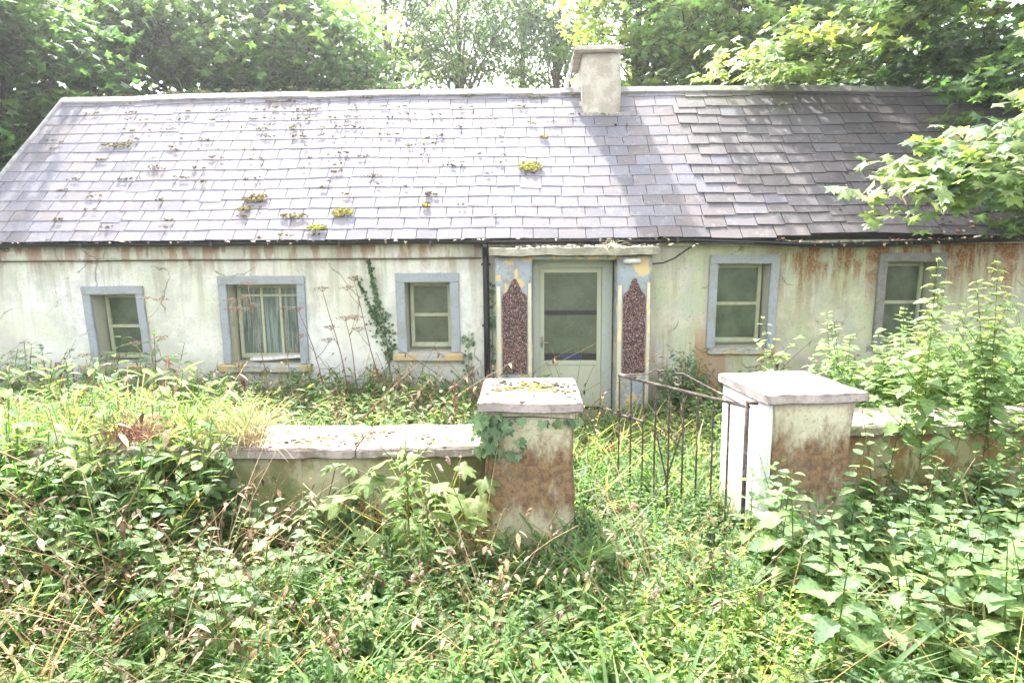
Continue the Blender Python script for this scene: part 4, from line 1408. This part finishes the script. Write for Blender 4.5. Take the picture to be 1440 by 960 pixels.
# nettles: thick patch before the right pier and wall
NP = [nettle(s, .74, 10, .145, 'x', 'x') for s in (1, 2, 3, 4)]
L1 = 'green stinging nettle in the thick patch before the right pier and wall'
plant_many(NP, [q for q in spots(80, 1.55, 4.3, -6.0, -4.35, 5, .125) if q[0] < 2.0 or q[1] < -4.75], L1, 'nettles before the right pier', 6, .9, 1.45)
L2 = 'green stinging nettle in the rank growth before the left garden wall'
plant_many(NP, [q for q in spots(54, -4.2, -1.3, -5.9, -4.3, 15, .16) if not (q[0] > -2.3 and q[1] > -5.0)], L2, 'nettles before the left wall', 16, .75, 1.25)
L3 = 'low nettle growing in the gateway between the two piers'
plant_many(NP, spots(26, .4, 1.6, -5.0, -3.0, 25, .14), L3, 'nettles in the gateway', 26, .35, .6)
L4 = 'nettle in the garden strip under the cottage wall left of the porch'
plant_many(NP, spots(46, -8.0, -.8, -2.6, -.35, 35, .2), L4, 'nettles under the cottage wall', 36, .7, 1.15)
L5 = 'leafy nettle between the gate and the right windows of the cottage'
plant_many(NP, spots(30, 1.5, 7.0, -2.4, -.4, 45, .2), L5, 'nettles under the right windows', 46, .6, 1.0)
L9 = 'tall pale nettle rising in front of the white wall near the first window'
plant_many(NP, spots(15, -7.4, -4.2, -1.6, -.6, 55, .3), L9, 'tall nettles near the first window', 56, 1.5, 1.9)
remove_protos(NP)
one = nettle(91, 1.16, 13, .15, 'tall nettle standing above the others before the rust stained face of the right pier', None, shoots=2)
one.location = (2.12, -4.78, -.02)
two = nettle(92, .98, 11, .13, 'nettle with drooping tip leaning towards the sunlit side of the right pier', None)
two.location = (1.78, -4.72, 0)
two.rotation_euler = (0, R(-6), 0)
three = nettle(93, 1.2, 13, .13, 'tallest nettle among the growth over the left garden wall', None, shoots=3)
three.location = (-2.42, -4.72, 0)
for q_, (x_, y_, lab_) in enumerate([(-1.98, -4.62, 'lone nettle before the mossy wall at the right edge of the left growth'), (-1.66, -4.58, 'lone nettle before the bare mossy face of the left garden wall')]):
    nt = nettle(96 + q_, .72 - .08 * q_, 10, .13, lab_, None, PALE_L)
    nt.location = (x_, y_, 0)
four = nettle(94, .82, 11, .19, 'large leaved nettle at the right edge of the verge with broad drooping leaves', None)
four.location = (2.62, -5.35, 0)

# the head high nettles in front of the last window
TN = [nettle(200 + s, 2.05, 20, .17, 'x', 'x', PALE_L, catkin=True, shoots=9, lean=.10, bare=.42, name='tall_nettle') for s in range(3)]
L6 = 'head high seeding nettle before the right garden wall hiding the last window'
tall = [(2.75, -3.95, 1.0), (2.98, -4.1, 1.08), (3.2, -3.92, 1.0), (3.42, -4.05, 1.1), (3.66, -3.95, 1.05), (3.88, -4.0, 1.02), (4.12, -3.95, 1.05), (4.3, -4.0, 1.0), (3.75, -4.1, .9)]
tall.sort()
WORDS = ['first', 'second', 'third', 'fourth', 'fifth', 'sixth', 'seventh', 'eighth', 'ninth', 'tenth', 'eleventh', 'twelfth', 'thirteenth', 'fourteenth']
for q, sp_ in enumerate(tall):
    lab = ('head high' if sp_[2] > .9 else 'chest high') + ' seeding nettle before the right garden wall, ' + WORDS[q] + ' of its clump from the pier'
    plant_many(TN, [sp_], lab, 'tall nettles before the right wall', 61 + q, .97, 1.03)
MN = [nettle(230 + s, 1.72, 16, .20, 'x', 'x', PALE_L, shoots=6, lean=.16, bare=.15) for s in range(2)]
plant_many(MN, spots(30, 2.8, 5.6, -2.95, -1.9, 65, .17), 'broad leaved nettle in the clump behind the right garden wall below the last window', 'nettles behind the right garden wall', 66, .85, 1.12)
remove_protos(MN)
remove_protos(TN)

# knotweed with pink flower spikes
def knotweed(seed, h, nl, size):
    r = random.Random(seed)
    t = thing('knotweed', 'x', 'plant')
    pts = stem_pts(h, .25, seed, 7)
    sts = [tube(pts, np.linspace(.004, .002, 7), 4, (.16, .12, .06))]
    az = r.uniform(0, 6)
    for i in range(nl):
        u = .15 + .8 * (i + .5) / nl
        az += 2.4 + r.uniform(-.3, .3)
        put_leaf(t, r.choice(LANCE_L), along(pts, u), rmat(az, r.uniform(-.2, .55), r.uniform(-.4, .4)), size * (1.15 - .6 * u * u) * r.uniform(.8, 1.2))
    for k in range(3):
        p = along(pts, r.uniform(.85, 1))
        d = np.array([r.uniform(-.5, .5), r.uniform(-.5, .5), 1.0])
        L = r.uniform(.06, .11)
        sts.append(tube([p, p + d * L], [.0015, .001], 3, (.16, .12, .06), False))
        e = p + d * L
        q = r.uniform(.02, .034)
        c = np.array(PINK) * r.uniform(.8, 1.4)
        bl = [tube([e, e + d * q * .3, e + d * q * .8, e + d * q], [.002, .0058, .0052, .002], 6, c)]
        for z in range(12):
            a = r.uniform(0, 6.28)
            bl.append(move(lump(.0032, z, 1, c * r.uniform(.7, 1.4)), None, e + d * q * r.uniform(.1, .95) + np.array([math.cos(a), math.sin(a), 0]) * .006))
        part('flower_spike', join(bl), M['dry'], t)
    part('stem', join(sts), M['weed'], t, True)
    return t
KP = [knotweed(s, .48, 12, .135) for s in (301, 302, 303)]
L7 = 'pink flowered knotweed with lance shaped leaves in the verge before the left pier'
plant_many(KP, spots(38, -1.9, 1.0, -6.2, -4.75, 71, .13), L7, 'knotweed before the left pier', 72, .75, 1.15)
L8 = 'pink flowered knotweed low in the left foreground of the verge'
plant_many(KP, spots(16, -2.9, -1.9, -6.3, -5.2, 73, .16), L8, 'knotweed in the left foreground', 74, .75, 1.1)
kt = dup(KP[0], (-.32, -4.86, 0), 1.0, 1.75, 'tallest pink flowered knotweed standing against the face of the left pier')
if 'group' in kt: del kt['group']
remove_protos(KP)

# docks and burdocks with big leaves
def rosette(name, label, loc, meshes, n, size, seed, up=.7, rise=.0):
    r = random.Random(seed)
    t = thing(name, label, 'plant', (loc[0], loc[1], gz(loc[0], loc[1])))
    sts = []
    for i in range(n):
        a = i * 2.4 + r.uniform(-.3, .3)
        el = r.uniform(.15, up)
        L = size * r.uniform(.5, .9)
        e = np.array([math.cos(a) * math.cos(el), math.sin(a) * math.cos(el), math.sin(el)]) * L
        e[2] += rise * r.random()
        sts.append(tube([(0, 0, 0), e * .5 + np.array([0, 0, .03]), e], [.006, .005, .003], 5, (.13, .17, .06)))
        put_leaf(t, r.choice(meshes), e, rmat(a, r.uniform(-.1, .5), r.uniform(-.35, .35)), size * r.uniform(.8, 1.2))
    part('stem', join(sts), M['weed'], t, True)
    return t
rosette('dock', 'broad leaved dock with one big pale leaf cupped at the foot of the left pier', (.22, -4.85, 0), BURD_L, 6, .22, 1, .9)
rosette('dock', 'dock with long upright leaves right of centre in the front of the verge', (.42, -5.45, 0), DOCK_L, 8, .30, 2, 1.3)
rosette('dock', 'dock with bright upright leaves at the lower left of the verge', (-1.95, -5.5, 0), DOCK_L, 7, .26, 3, 1.3)
rosette('dock', 'blue green dock below the dark foot of the left garden wall', (-2.0, -5.15, 0), BURD_L, 7, .18, 4, 1.2)
rosette('burdock', 'young burdock with wide pale leaf at the bottom left of the tall willowherb', (-1.12, -4.95, 0), BURD_L, 6, .24, 5, .6)
rosette('dock', 'dock with yellowish leaves in the right foreground under the nettles', (2.15, -5.75, 0), BURD_L, 6, .17, 6, .8)
rosette('dock', 'leafy dock in front of the sunlit side of the right pier', (1.38, -4.95, 0), BURD_L, 8, .2, 7, .9)
rosette('dock', 'small dock at the left foot of the open gate', (.7, -4.55, 0), BURD_L, 7, .17, 8, .9)

# lobed hogweed like leaves sprawling by the left pier
lob = thing('hogweed', 'hogweed with pale ragged lobed leaves sprawling before the wall beside the left pier', 'plant', (-.72, -4.5, 0))
r = random.Random(9)
st = []
for (x, y, z, s) in [(-.38, -.12, .78, .20), (-.22, -.22, .74, .17), (-.50, -.2, .68, .22), (.05, -.1, .72, .19), (.18, -.16, .66, .24), (.32, -.12, .62, .20), (.08, -.22, .56, .18), (.26, -.22, .50, .20), (-.15, -.2, .50, .20), (-.05, -.28, .38, .22), (.12, -.3, .34, .2), (-.62, -.16, .60, .18), (-.36, -.3, .45, .2), (.38, -.05, .74, .15), (-.3, -.05, .88, .16), (-.12, -.02, .90, .14), (.22, -.05, .84, .15)]:
    a = math.atan2(y - .1, x) + r.uniform(-.5, .5)
    st.append(tube([(0, 0, 0), (x * .5, y * .5, z * .65), (x, y, z)], [.007, .005, .003], 5, (.20, .22, .09)))
    put_leaf(lob, r.choice(LOBED_L), (x, y, z), rmat(a, r.uniform(-.6, .1), r.uniform(-.4, .4)), s)
part('stem', join(st), M['weed'], lob, True)

# tall bright willowherb
wh = nettle(400, 1.18, 22, .14, 'tall bright green willowherb standing before the left wall halfway to the pier', None, LPALE_L, 'willowherb', .06, 6, False, .2)
wh.scale = (1.12, 1.12, 1.12)
wh.location = (-.82, -4.86, 0)
wh2 = nettle(401, 1.02, 20, .12, 'slimmer willowherb stem close behind the tall bright one', None, LPALE_L, 'willowherb', .08, 3, False, .25)
wh2.location = (-.70, -4.66, 0)

gt = part('grass_tuft', join([grass_t(700 + q, 26, .38, ((.17, .25, .07), (.20, .27, .09)), 1.3) for q in range(4)]), M['grass'], None, True)
gt.location = (-1.72, -5.55, 0)
tag(gt, 'lime green tuft of fine grass beside the dock in the lower left foreground', 'grass tuft')

# ivy
def ivy(name, label, spots_, size, seed, stems, meshes=IVY_L, loc=(0, 0, 0), facing=(0, -1, 0)):
    r = random.Random(seed)
    t = thing(name, label, 'ivy', loc)
    l = np.array(loc)
    for (p, n) in spots_:
        d = np.array([r.uniform(-.8, .8), -.25 - (.45 if size > .06 else 0) * r.random(), -1.0 + r.uniform(-.3, .5)])
        j_ = 1.9 if size > .06 else 1.0
        n = np.array(n, float) + np.array([r.uniform(-.35, .35) * j_, r.uniform(-.2, .2), r.uniform(-.1, .45) * j_])
        m = basis(d[None], n[None])[0]
        put_leaf(t, r.choice(meshes), np.array(p) - l, m, size * r.uniform(.6, 1.25))
    part('stem', join([tube(np.array(s) - l, np.linspace(.007, .002, len(s)), 5, (.09, .07, .04)) for s in stems]), M['dry'], t, True)
    return t
sp = []
r = random.Random(44)
for _ in range(62):
    x = -.37 + abs(r.gauss(0, .15))
    z = 1.22 - abs(r.gauss(0, .16))
    if x < .12 and z > .55 + (x + .4) * .9:
        sp.append(((x, -4.545 - r.uniform(0, .10), z), (0, -1, .35)))
for _ in range(24):
    sp.append(((-.36 - r.uniform(0, .06), r.uniform(-4.5, -4.0), 1.2 - abs(r.gauss(0, .16))), (-1, -.5, .3)))
for x in (.1, .17, .24, .3, .33):
    sp.append(((x, -4.56, 1.2 - r.uniform(0, .05)), (0, -1, .2)))
ivy('ivy', 'dark glossy ivy hanging from under the cap of the left pier', sp, .072, 45, [[(-.33, -4.53, 1.2), (-.3, -4.54, .9), (-.34, -4.54, .5), (-.36, -4.5, .0)], [(-.2, -4.54, 1.2), (-.24, -4.545, .95), (-.3, -4.54, .7)], [(-.35, -4.54, 1.19), (0, -4.55, 1.2), (.32, -4.55, 1.18)]], loc=(-.36, -4.5, 0))
sp = []
for _ in range(300):
    z = r.uniform(.85, 2.2)
    cx = -1.98 - .20 * ((z - 1.1) / 1.1) if z > 1.1 else -1.95
    wid = .02 + .14 * max(0, 1 - abs(z - 1.25) / .45)
    sp.append(((cx + r.gauss(0, wid * .6), -.012 - r.uniform(.015, .03), z), (0, -1, .2)))
for _ in range(60):
    q = r.random()
    sp.append(((-2.36 + .32 * q + r.gauss(0, .02), -.03, 2.0 - .75 * q), (0, -1, .2)))
t = ivy('ivy', 'thin ivy climbing the cottage wall left of the third window', sp[:150], .042, 46, [[(-1.9, -.03, .2), (-1.95, -.03, .9), (-1.99, -.03, 1.3), (-2.12, -.03, 1.8), (-2.2, -.03, 2.2)], [(-1.98, -.03, 1.15), (-2.2, -.03, 1.6), (-2.36, -.03, 2.0)]], loc=(-1.95, -.05, 0))
sv = [(np.array(p) - np.array([-1.95, -.05, 0])) for p, n in sp[150:]]
d_ = np.stack([RNG.uniform(-.8, .8, len(sv)), np.full(len(sv), -.25), RNG.uniform(-1.3, -.5, len(sv))], 1)
n_ = np.stack([RNG.uniform(-.35, .35, len(sv)), np.full(len(sv), -1.), RNG.uniform(.1, .6, len(sv))], 1)
part('small_leaves', scatter(IVY, np.array(sv), basis(d_, n_), RNG.uniform(.025, .05, len(sv)), col_jit(len(sv), (.05, .09, .04))), M['weed'], t, True, 'stuff')
sp = [((r.uniform(-.93, -.78), -.035, r.uniform(.62, 1.25)), (0, -1, .2)) for _ in range(36)]
ivy('ivy', 'sparse ivy sprig on the cottage wall between the third window and the downpipe', sp, .05, 47, [[(-.86, -.03, .1), (-.85, -.03, .7), (-.84, -.03, 1.25)]], loc=(-.86, -.05, 0))
sp = [((-.52 + r.gauss(0, .035), -.06, r.uniform(.8, 1.9)), (0, -1, .2)) for _ in range(40)]
ivy('ivy', 'narrow ivy stem between the black downpipe and the porch', sp, .05, 48, [[(-.51, -.03, .0), (-.52, -.03, 1.0), (-.52, -.03, 1.85)]], loc=(-.52, -.05, 0))

# dried hogweed stalks with seed umbels
def dry_stalk(label, base, tip, heads, seed, name='dead_hogweed', col=(.17, .095, .07)):
    r = random.Random(seed)
    b = np.array(base, float)
    t = thing(name, label, 'dead plant', base)
    tip = np.array(tip, float) - b
    pts = [tip * q + np.array([.02 * math.sin(q * 7 + seed), .0, -.05 * math.sin(q * 3.14) * tip[0]]) for q in np.linspace(0, 1, 8)]
    sts = [tube(pts, np.linspace(.010, .0035, 8), 5, col)]
    us = [1.0] + [r.uniform(.55, .9) for _ in range(heads - 1)]
    for i, u in enumerate(us):
        p = along(pts, min(u, .999))
        if i:
            a = r.uniform(0, 6.28)
            e = p + np.array([math.cos(a) * .16, math.sin(a) * .1, .18])
            sts.append(tube([p, (p + e) / 2 + np.array([0, 0, -.02]), e], [.004, .003, .002], 4, col))
            p = e
        um = []
        for k in range(13):
            a = k * 2.4
            rr = .085 * math.sqrt((k + .5) / 13) * r.uniform(.8, 1.3)
            e = p + np.array([math.cos(a) * rr, math.sin(a) * rr, .06 - rr * .25])
            um.append(tube([p, e], [.0016, .001], 3, col, False))
            for q in range(6):
                um.append(move(lump(.0055, q, .7, np.array((.20, .135, .10)) * r.uniform(.6, 1.4)), None, e + np.array([r.gauss(0, .010), r.gauss(0, .010), r.gauss(0, .006)])))
        part('umbel', join(um), M['dry'], t)
    for q in range(4):
        p = along(pts, r.uniform(.15, .55))
        put_leaf(t, r.choice(REDLEAF_L), p, rmat(r.uniform(0, 6.28), r.uniform(-1.2, -.5)), r.uniform(.06, .12), 'withered_leaf')
    part('stalk', join(sts), M['dry'], t, True)
    return t
dry_stalk('tallest dried hogweed stalk leaning left between the second and third windows', (-1.62, -1.2, 0), (-2.1, -1.2, 1.98), 3, 1)
dry_stalk('dried hogweed stalk with low umbels left of the wall ivy', (-1.95, -1.3, 0), (-2.18, -1.3, 1.52), 3, 2)
dry_stalk('dried brown hogweed stalk leaning beside the right edge of the second window', (-2.35, -1.1, 0), (-2.78, -1.1, 1.62), 2, 3)
dry_stalk('short dried hogweed stalk standing right of the second window', (-2.15, -1.0, 0), (-2.5, -1.0, 1.85), 2, 4)
dry_stalk('dried pinkish hogweed stalk in front of the middle of the second window', (-3.2, -1.0, 0), (-3.42, -1.0, 1.92), 3, 5, col=(.26, .17, .11))
dry_stalk('dried straw coloured hogweed stalk in front of the left of the second window', (-3.45, -1.1, 0), (-3.62, -1.1, 1.72), 3, 6, col=(.34, .26, .13))
dry_stalk('dried hogweed stalk with bent head in front of the right of the second window', (-2.95, -.9, 0), (-3.05, -.9, 1.6), 2, 7, col=(.30, .22, .12))
dry_stalk('pale seeding stalk rising between the first and second windows', (-4.55, -1.2, 0), (-4.6, -1.2, 1.75), 4, 8, col=(.42, .36, .20))
dry_stalk('short withered hogweed stalk low beside the first window', (-5.1, -1.4, 0), (-5.25, -1.4, 1.1), 2, 9, col=(.30, .2, .12))

# red dead dock stalks
def dock_stalk(label, loc, h, lean, seed, col=RED):
    r = random.Random(seed)
    t = thing('dead_dock', label, 'dead plant', loc)
    ts = []
    for k in range(5):
        a = r.uniform(0, 6.28)
        L = h * r.uniform(.55, 1.0)
        tip = np.array([lean[0] * L + math.cos(a) * .14 * L, lean[1] * L + math.sin(a) * .14 * L, L])
        pts = [tip * q for q in np.linspace(0, 1, 6)]
        ts.append(tube(pts, np.linspace(.005, .0015, 6), 4, np.array(col) * .8))
        for q in range(46):
            p = along(pts, r.uniform(.45, 1)) + np.array([r.gauss(0, .012), r.gauss(0, .012), 0])
            ts.append(move(lump(r.uniform(.005, .009), q, .8, np.array(col) * r.uniform(.6, 1.5)), None, p))
    part('seed_head', join(ts), M['dry'], t)
    return t
dock_stalk('dark red dead dock seed heads behind the wall left of the left pier', (-.62, -3.35, 0), 1.28, (.06, 0), 1)
dock_stalk('reddish dead dock stalks beside the black downpipe', (-.72, -1.0, 0), 1.0, (.1, 0), 2, (.26, .10, .09))
dock_stalk('dark red withered dock hanging low before the mossy wall', (-1.12, -4.45, 0), .62, (-.1, -.05), 3, (.13, .045, .03))
dock_stalk('second dark red withered dock nearer the left pier', (-.95, -4.42, 0), .75, (.05, -.05), 4, (.15, .05, .035))
dock_stalk('reddish brown dock stalks below the first window', (-5.7, -1.0, 0), .95, (.03, 0), 5, (.28, .13, .11))

# clumps of dead grass
def dead_clump(label, loc, n, L0, col, seed, droop=.9, dirn=None):
    r = random.Random(seed)
    ts = []
    for i in range(n):
        a = r.uniform(0, 6.28) if dirn is None else r.gauss(dirn, .7)
        L = L0 * r.uniform(.5, 1.15)
        p0 = np.array([r.gauss(0, .06), r.gauss(0, .05), 0])
        el = r.uniform(.3, 1.3)
        pts = [p0 + np.array([math.cos(a) * math.cos(el) * q * L, math.sin(a) * math.cos(el) * q * L, math.sin(el) * q * L - droop * L * .45 * q ** 2.2]) for q in np.linspace(0, 1, 6)]
        ts.append(tube(pts, np.linspace(.0032, .001, 6), 3, np.array(col) * r.uniform(.6, 1.4), False))
    o = link('dead_grass_clump', mesh_of('dead_grass_clump', join(ts), M['dry']), None, loc)
    return tag(o, label, 'dead grass')
dead_clump('arching brown dead grass stems at the foot of the left pier', (-.28, -4.72, .22), 120, .62, (.34, .20, .11), 1, .8, 2.9)
dead_clump('reddish brown withered fern clump hanging over the far left of the garden wall', (-2.80, -4.62, 1.06), 170, .42, (.26, .14, .09), 2, 1.3)
dead_clump('tangle of dry straw lying on the left garden wall coping', (-2.15, -4.22, .90), 130, .6, (.42, .33, .2), 3, 1.0)
dead_clump('pile of brown dead stems inside the gateway beside the gate', (.62, -3.6, .05), 90, .4, (.27, .16, .11), 4, .7)
dead_clump('dry brown stems lying low in the right foreground under the nettles', (2.3, -5.55, .1), 70, .5, (.20, .12, .08), 5, .6)
dead_clump('dry straw hanging over the front edge of the porch canopy', (.98, -.44, 2.345), 40, .30, (.50, .43, .28), 6, 1.5, -1.5)
dead_clump('dry grass heap below the second cottage window', (-3.3, -.9, .15), 110, .7, (.42, .32, .18), 7, .7)

# long pale stems lying across
def long_stem(label, pts, col=(.33, .33, .13), rad=.006, name='dead_plant', cat='dead plant'):
    o = part(name, tube(pts, np.linspace(rad, rad * .45, len(pts)), 5, col), M['dry'], None, True)
    tag(o, label, cat)
long_stem('long yellowish stem rising from the lower left to the middle of the left wall', [(-1.75, -4.95, .15), (-1.35, -4.8, .4), (-1.0, -4.7, .72), (-.8, -4.7, .92)])
long_stem('yellowish stem crossing the mossy wall from the other side', [(-1.05, -4.7, .2), (-1.3, -4.68, .45), (-1.6, -4.66, .75)])
long_stem('thin straw stem leaning against the face of the left pier', [(-.45, -4.85, .1), (-.3, -4.7, .6), (-.22, -4.58, 1.1)], (.38, .26, .13), .004)
long_stem('bare forked twig standing up before the right garden wall', [(2.98, -4.75, .3), (2.95, -4.72, .62), (2.9, -4.7, .8), (2.98, -4.7, .95)], (.32, .25, .15), .006)
long_stem('dry pale stem lying across the nettles at lower right', [(1.75, -5.5, .42), (2.2, -5.55, .40), (2.65, -5.6, .3)], (.40, .36, .2), .006)
long_stem('thin brown stem standing before the right garden wall near the pier', [(2.72, -4.0, .1), (2.66, -3.95, .7), (2.6, -3.9, 1.1)], (.14, .09, .06), .006)

# grey green bush beside the porch
def bush(label, loc, rad, n, leaf, size, pal, seed, name='bush'):
    rs_ = np.random.default_rng(seed)
    t = thing(name, label, 'bush', loc)
    N = n
    cl = rs_.normal(0, 1, (26, 3)); cl /= np.linalg.norm(cl, axis=1, keepdims=True)
    cl = cl * rs_.uniform(.4, 1, (26, 1)) * np.array(rad) + np.array([0, 0, rad[2]])
    cl[:, 2] = np.maximum(cl[:, 2], .05)
    ci = rs_.integers(0, 26, N)
    pos = cl[ci] + rs_.normal(0, .09, (N, 3))
    az = rs_.uniform(0, 6.283, N)
    dr = np.stack([np.cos(az), np.sin(az), rs_.normal(0, .4, N)], 1)
    up = np.stack([rs_.normal(0, .45, N), rs_.normal(0, .45, N), np.ones(N)], 1)
    cc = np.array(pal)[rs_.choice(len(pal), N)] * rs_.uniform(.75, 1.3, (N, 1))
    part('foliage', scatter(leaf, pos, basis(dr, up), rs_.uniform(.7, 1.3, N) * size, cc), M['weed'], t, True, 'stuff')
    part('stem', join([tube([(0, 0, -.05), c * np.array([.5, .5, .55]), c], [.012, .008, .003], 5, (.10, .08, .05)) for c in cl]), M['dry'], t, True)
bush('grey green leafy bush right of the porch behind the gate', (2.0, -.75, 0), (.42, .35, .5), 1500, LANCE_S, .085, [G_BLUE, (.09, .135, .085)], 5)
bush('low dark leafy bush under the fourth window', (3.2, -.6, 0), (.75, .35, .32), 1500, OVATE_S, .07, [G_MID, G_BLUE, G_DARK], 6)
bush('straggling green bush under the last window behind the wall', (4.9, -1.0, 0), (.8, .4, .45), 1700, OVATE_S, .08, [G_LIGHT, G_MID], 7)

# brambles arching on the left
def bramble(label, pts, seed):
    r = random.Random(seed)
    b = np.array(pts[0])
    pp = [np.array(p) - b for p in pts]
    k = np.linspace(0, len(pp) - 1, 14)
    P = [np.array([np.interp(q, range(len(pp)), [p[j] for p in pp]) for j in range(3)]) for q in k]
    t = thing('bramble', label, 'bramble', pts[0])
    part('cane', tube(P, np.linspace(.006, .002, 14), 5, (.16, .10, .06)), M['dry'], t, True)
    for i in range(18):
        p = along(P, r.uniform(.1, 1))
        a = r.uniform(0, 6.28)
        for q in (-.8, 0, .8):
            put_leaf(t, r.choice(BRAM_L), p + np.array([math.cos(a), math.sin(a), .2]) * .03, rmat(a + q, r.uniform(-.4, .4)), r.uniform(.05, .085))
bramble('bramble cane arching over the left garden wall from the garden side', [(-2.9, -3.4, .4), (-2.6, -3.9, 1.15), (-2.2, -4.5, .95), (-1.9, -4.75, .5)], 1)
bramble('bramble cane trailing at the far left edge of the verge', [(-3.6, -4.9, .2), (-3.2, -5.0, 1.0), (-2.8, -5.2, 1.05), (-2.4, -5.4, .6)], 2)
bramble('bramble cane arching low beside the hogweed leaves', [(-1.6, -4.4, .2), (-1.4, -4.5, .85), (-1.1, -4.65, .8), (-.9, -4.8, .5)], 3)

# fallen leaves on the roof, in the sagging gutter and on the coping
pos, tin = [], []
for _ in range(420):
    x, s = random.uniform(4.0, 7.9), abs(random.gauss(0, .55)) + .02
    if random.random() < (x - 3.5) / 4.5:
        p = rp(x, s, .04); pos.append(p); tin.append(random.choice([(.36, .18, .07), (.45, .30, .15), (.22, .11, .06), (.50, .42, .28)]))
for _ in range(420):
    x = random.uniform(3.2, 7.9)
    z = float(np.interp(x, [2.9, 3.4, 3.9, 4.5, 5.2, 6, 7, 8], [2.435, 2.40, 2.375, 2.385, 2.41, 2.435, 2.455, 2.47]))
    pos.append((x, -.225 + random.uniform(-.055, .05), z + random.uniform(-.01, .025))); tin.append(random.choice([(.36, .2, .09), (.5, .36, .22), (.55, .47, .36), (.2, .1, .06)]))
for _ in range(130):
    x = random.uniform(-7.8, 2.9)
    pos.append((x, -.205 + random.uniform(-.05, .04), 2.455 + random.uniform(-.005, .02))); tin.append(random.choice([(.45, .42, .38), (.2, .14, .08), (.3, .24, .15)]))
for _ in range(260):
    pos.append((random.gauss(.75, .5), random.uniform(-.42, -.05), 2.366)); tin.append(random.choice([(.5, .46, .36), (.6, .55, .46), (.3, .26, .18)]))
pos = np.array(pos)
n = len(pos)
az = RNG.uniform(0, 6.283, n)
dr = np.stack([np.cos(az), np.sin(az), RNG.normal(0, .35, n)], 1)
up = np.stack([RNG.normal(0, .3, n), RNG.normal(-.3, .3, n), np.ones(n)], 1)
fl = part('fallen_leaves', scatter(OVATE_S, pos, basis(dr, up), RNG.uniform(.03, .085, n), np.array(tin)), M['dry'], None, True)
fl['kind'] = 'stuff'

# ------------------------------------------------------------------ thin haze volume, added to imitate lens glare over the ridge
hz = NT('glare_haze')
pv = hz.node('ShaderNodeVolumePrincipled')
pv.inputs['Color'].default_value = (.95, .97, 1.0, 1)
pv.inputs['Density'].default_value = .0013
pv.inputs['Anisotropy'].default_value = .76
hz.t.links.new(pv.outputs[0], hz.out.inputs['Volume'])
haze = part('haze', box(-130, 130, -100, 150, -1.5, 15.5), hz.m)
haze['kind'] = 'stuff'
